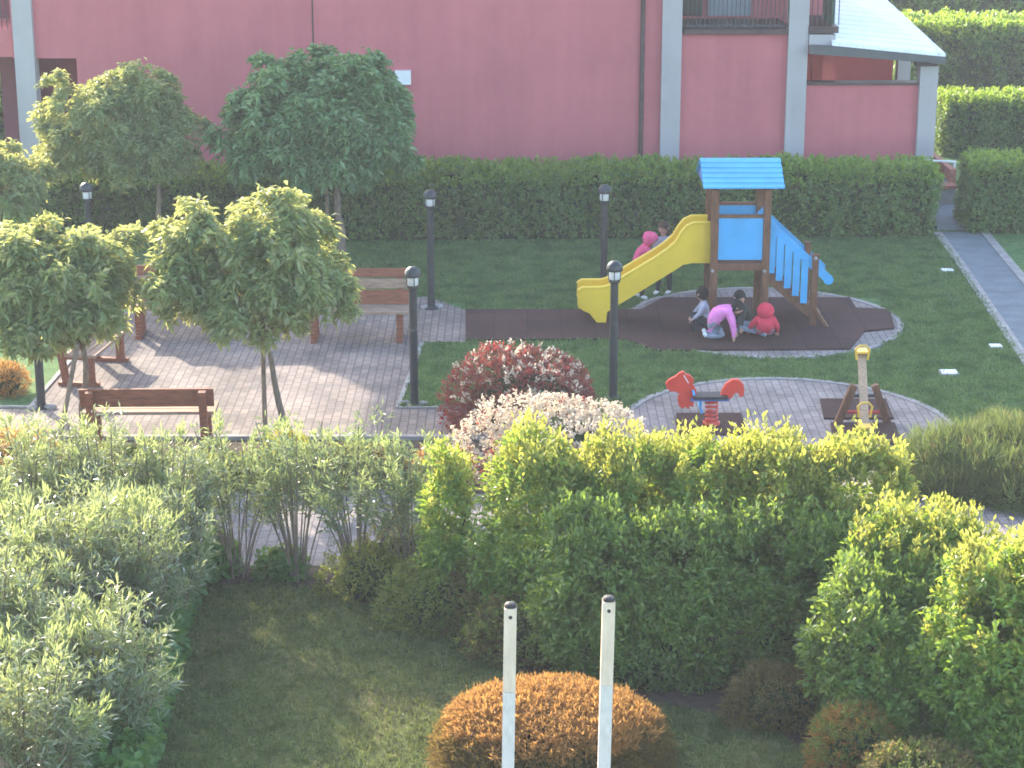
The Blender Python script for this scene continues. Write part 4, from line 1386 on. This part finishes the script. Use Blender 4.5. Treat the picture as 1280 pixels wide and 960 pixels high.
    for i in range(8):
        for kx in range(n):
            a_, b_ = i * n + kx, i * n + (kx + 1) % n
            fs.append((a_, a_ + n, b_ + n, b_))
    hb.add(vs, fs)
    if hair_long:
        hb.tube([hc + bk * hr * .7, hc + bk * hr * 1.05 - Vector((0, 0, hair_long * .5)), hc + bk * hr * .95 - Vector((0, 0, hair_long))], [hr * .75, hr * .7, hr * .35], 10)
    hb.build('hair', hair, root, smooth=True)
    if hood:
        hd = MB()
        vs, fs = [], []
        for i in range(9):
            for kx in range(n):
                t = math.pi * .66 * i / 8
                a = 2 * math.pi * kx / n
                dloc = (upv * .5 + bk * .85).normalized()
                e1 = side; e2 = dloc.cross(e1)
                d = dloc * math.cos(t) + (e1 * math.cos(a) + e2 * math.sin(a)) * math.sin(t)
                rr = hr * (1.38 + (.28 * max(0, math.cos(t * 2)) if hood[1] else 0))
                vs.append(hc + d * rr + Vector((0, 0, -.01)))
        for i in range(8):
            for kx in range(n):
                a_, b_ = i * n + kx, i * n + (kx + 1) % n
                fs.append((a_, a_ + n, b_ + n, b_))
        hd.add(vs, fs)
        hd.build('hood', hood[0], root, smooth=True)
    if hem:
        z, r_ = hem
        MB().lathe([(r_, z - .03), (r_ + .012, z), (r_, z + .03)], P['pelvis'] * 1 - Vector((0, 0, P['pelvis'].z)), 18).build('jacket_hem', WHT, root, smooth=True)
    return root


# standing child behind the slide, facing left
person('child standing behind the slide in lilac grey top, long brown hair', G(829, 369),
       {'pelvis': (0, 0, .60), 'chest': (-.01, 0, .84), 'neck': (-.01, 0, .95), 'head': (-.02, -.01, 1.06),
        'shl': (-.11, -.05, .90), 'ell': (-.17, -.12, .74), 'wrl': (-.16, -.24, .66), 'shr': (.11, .03, .90), 'elr': (.15, .0, .73), 'wrr': (.09, -.12, .62),
        'hil': (-.07, 0, .56), 'knl': (-.08, -.02, .31), 'anl': (-.09, 0, .06), 'hir': (.07, .02, .56), 'knr': (.09, .0, .31), 'anr': (.10, .02, .06)},
       (-.6, -.8, -.15), (LIL, DARK, WHT), HAIRB, .22)
person('child in bright pink hooded jacket leaning on the slide', G(801, 374),
       {'pelvis': (-.07, 0, .56), 'chest': (.05, -.01, .78), 'neck': (.10, -.02, .86), 'head': (.14, -.03, .94),
        'shl': (.03, .12, .82), 'ell': (.18, .10, .70), 'wrl': (.30, .03, .68), 'shr': (.06, -.13, .82), 'elr': (.20, -.18, .70), 'wrr': (.33, -.16, .70),
        'hil': (-.08, .07, .53), 'knl': (-.02, .08, .30), 'anl': (-.10, .08, .06), 'hir': (-.08, -.07, .53), 'knr': (.03, -.08, .30), 'anr': (.0, -.08, .06)},
       (.85, -.4, -.25), (PK1, DARK, WHT), HAIRB, 0, (PK1, True), puff=1.5)
# group on the mat
person('child kneeling on the mat in pink top and grey trousers, bent forward', G(899, 423, .035),
       {'pelvis': (-.16, .0, .25), 'waist': (-.06, 0, .37), 'chest': (.07, -.01, .42), 'neck': (.17, -.02, .46), 'head': (.245, -.03, .45),
        'shl': (.11, .12, .43), 'ell': (.20, .14, .27), 'wrl': (.24, .08, .08), 'shr': (.11, -.13, .42), 'elr': (.17, -.17, .25), 'wrr': (.19, -.18, .07),
        'hil': (-.13, .08, .22), 'knl': (.06, .10, .07), 'anl': (-.20, .10, .06), 'tol': (-.23, .10, .12), 'hir': (-.13, -.08, .22), 'knr': (.06, -.11, .07), 'anr': (-.20, -.10, .06), 'tor': (-.24, -.10, .12)},
       (.85, -.1, -.5), (PK2, JEAN, WHT), HAIRK, puff=1.5)
person('child with black hair in dark green top sitting between the pink and red children', G(934, 414, .035),
       {'pelvis': (.02, 0, .11), 'chest': (-.06, -.01, .33), 'neck': (-.10, -.01, .42), 'head': (-.13, -.02, .49),
        'shl': (-.07, .11, .37), 'ell': (-.14, .12, .24), 'wrl': (-.20, .04, .13), 'shr': (-.06, -.12, .37), 'elr': (-.10, -.20, .24), 'wrr': (-.12, -.26, .13),
        'hil': (-.02, .08, .10), 'knl': (-.22, .16, .14), 'anl': (-.20, -.05, .05), 'hir': (-.02, -.09, .10), 'knr': (-.14, -.24, .12), 'anr': (.17, -.33, .06)},
       (.5, -.8, -.2), (GRN, JEAN, JEAN), HAIRK, puff=1.1)
person('small child in red hooded jacket sitting with back turned', G(956, 422, .035),
       {'pelvis': (0, 0, .10), 'chest': (0, .0, .27), 'neck': (0, .01, .34), 'head': (0, .02, .375),
        'shl': (-.11, .02, .27), 'ell': (-.20, .04, .17), 'wrl': (-.21, .12, .08), 'shr': (.11, .02, .27), 'elr': (.18, .05, .15), 'wrr': (.19, .10, .07),
        'hil': (-.08, .06, .09), 'knl': (-.14, .28, .12), 'anl': (-.12, .46, .05), 'hir': (.08, .06, .09), 'knr': (.12, .28, .12), 'anr': (.10, .46, .05)},
       (0, 1, -.1), (RED, JEAN, WHT), HAIRK, 0, (RED, False), 1.0, None, puff=1.45)
person('black haired child in light grey top sitting by the tower post', G(879, 413, .035),
       {'pelvis': (.05, 0, .16), 'chest': (.01, .0, .38), 'neck': (-.02, .0, .46), 'head': (-.03, .0, .53),
        'shl': (-.02, -.12, .41), 'ell': (-.08, -.17, .29), 'wrl': (-.16, -.15, .22), 'shr': (.02, .11, .41), 'elr': (-.08, .16, .28), 'wrr': (-.16, .10, .2),
        'hil': (.02, -.08, .14), 'knl': (-.17, -.12, .24), 'anl': (-.09, -.14, .05), 'hir': (.02, .08, .14), 'knr': (-.18, .08, .24), 'anr': (-.10, .06, .05)},
       (-.7, .6, -.2), (GRY, DARK, DARK), HAIRK)

# ------------------------------------------------------------------ air
hm, hnt, hp_, hout = new_mat('haze')
hnt.nodes.remove(hp_)
pv = hnt.nodes.new('ShaderNodeVolumePrincipled')
pv.inputs['Color'].default_value = (.93, .95, 1, 1)
pv.inputs['Density'].default_value = .0012
hnt.links.new(pv.outputs[0], hout.inputs['Volume'])
tag(MB().bb((-115, -25, -1), (115, 175, 10.0)).build('haze', hm), kind='stuff')

# ------------------------------------------------------------------ light
SUN_EL, SUN_AZ = R(24), R(-31)     # azimuth from +Y towards +X
S = Vector((math.sin(SUN_AZ) * math.cos(SUN_EL), math.cos(SUN_AZ) * math.cos(SUN_EL), math.sin(SUN_EL)))
sd = bpy.data.lights.new('sun', 'SUN')
sd.energy = 2.4
sd.angle = R(.6)
sd.color = (1.0, .89, .72)
so = bpy.data.objects.new('sun', sd); C.objects.link(so)
so.rotation_euler = (-S).to_track_quat('-Z', 'Y').to_euler()
so.location = (-20, 40, 30)
w = bpy.data.worlds.new('World'); scene.world = w
w.use_nodes = True
nt = w.node_tree
bg = nt.nodes['Background']
sky = nt.nodes.new('ShaderNodeTexSky')
sky.sky_type = 'NISHITA'
sky.sun_disc = False
sky.sun_elevation = SUN_EL
sky.sun_rotation = SUN_AZ
sky.altitude = 100
sky.air_density = 1.0
sky.dust_density = 2.0
sky.ozone_density = 1.0
nt.links.new(sky.outputs[0], bg.inputs['Color'])
bg.inputs['Strength'].default_value = .15
vs = scene.view_settings
vs.view_transform = 'Standard'
vs.look = 'None'
vs.exposure = 2.45
vs.gamma = 1.0
vs.use_curve_mapping = False
scene.cycles.filter_width = 1.7
scene.cycles.max_bounces = 8
scene.cycles.transmission_bounces = 6
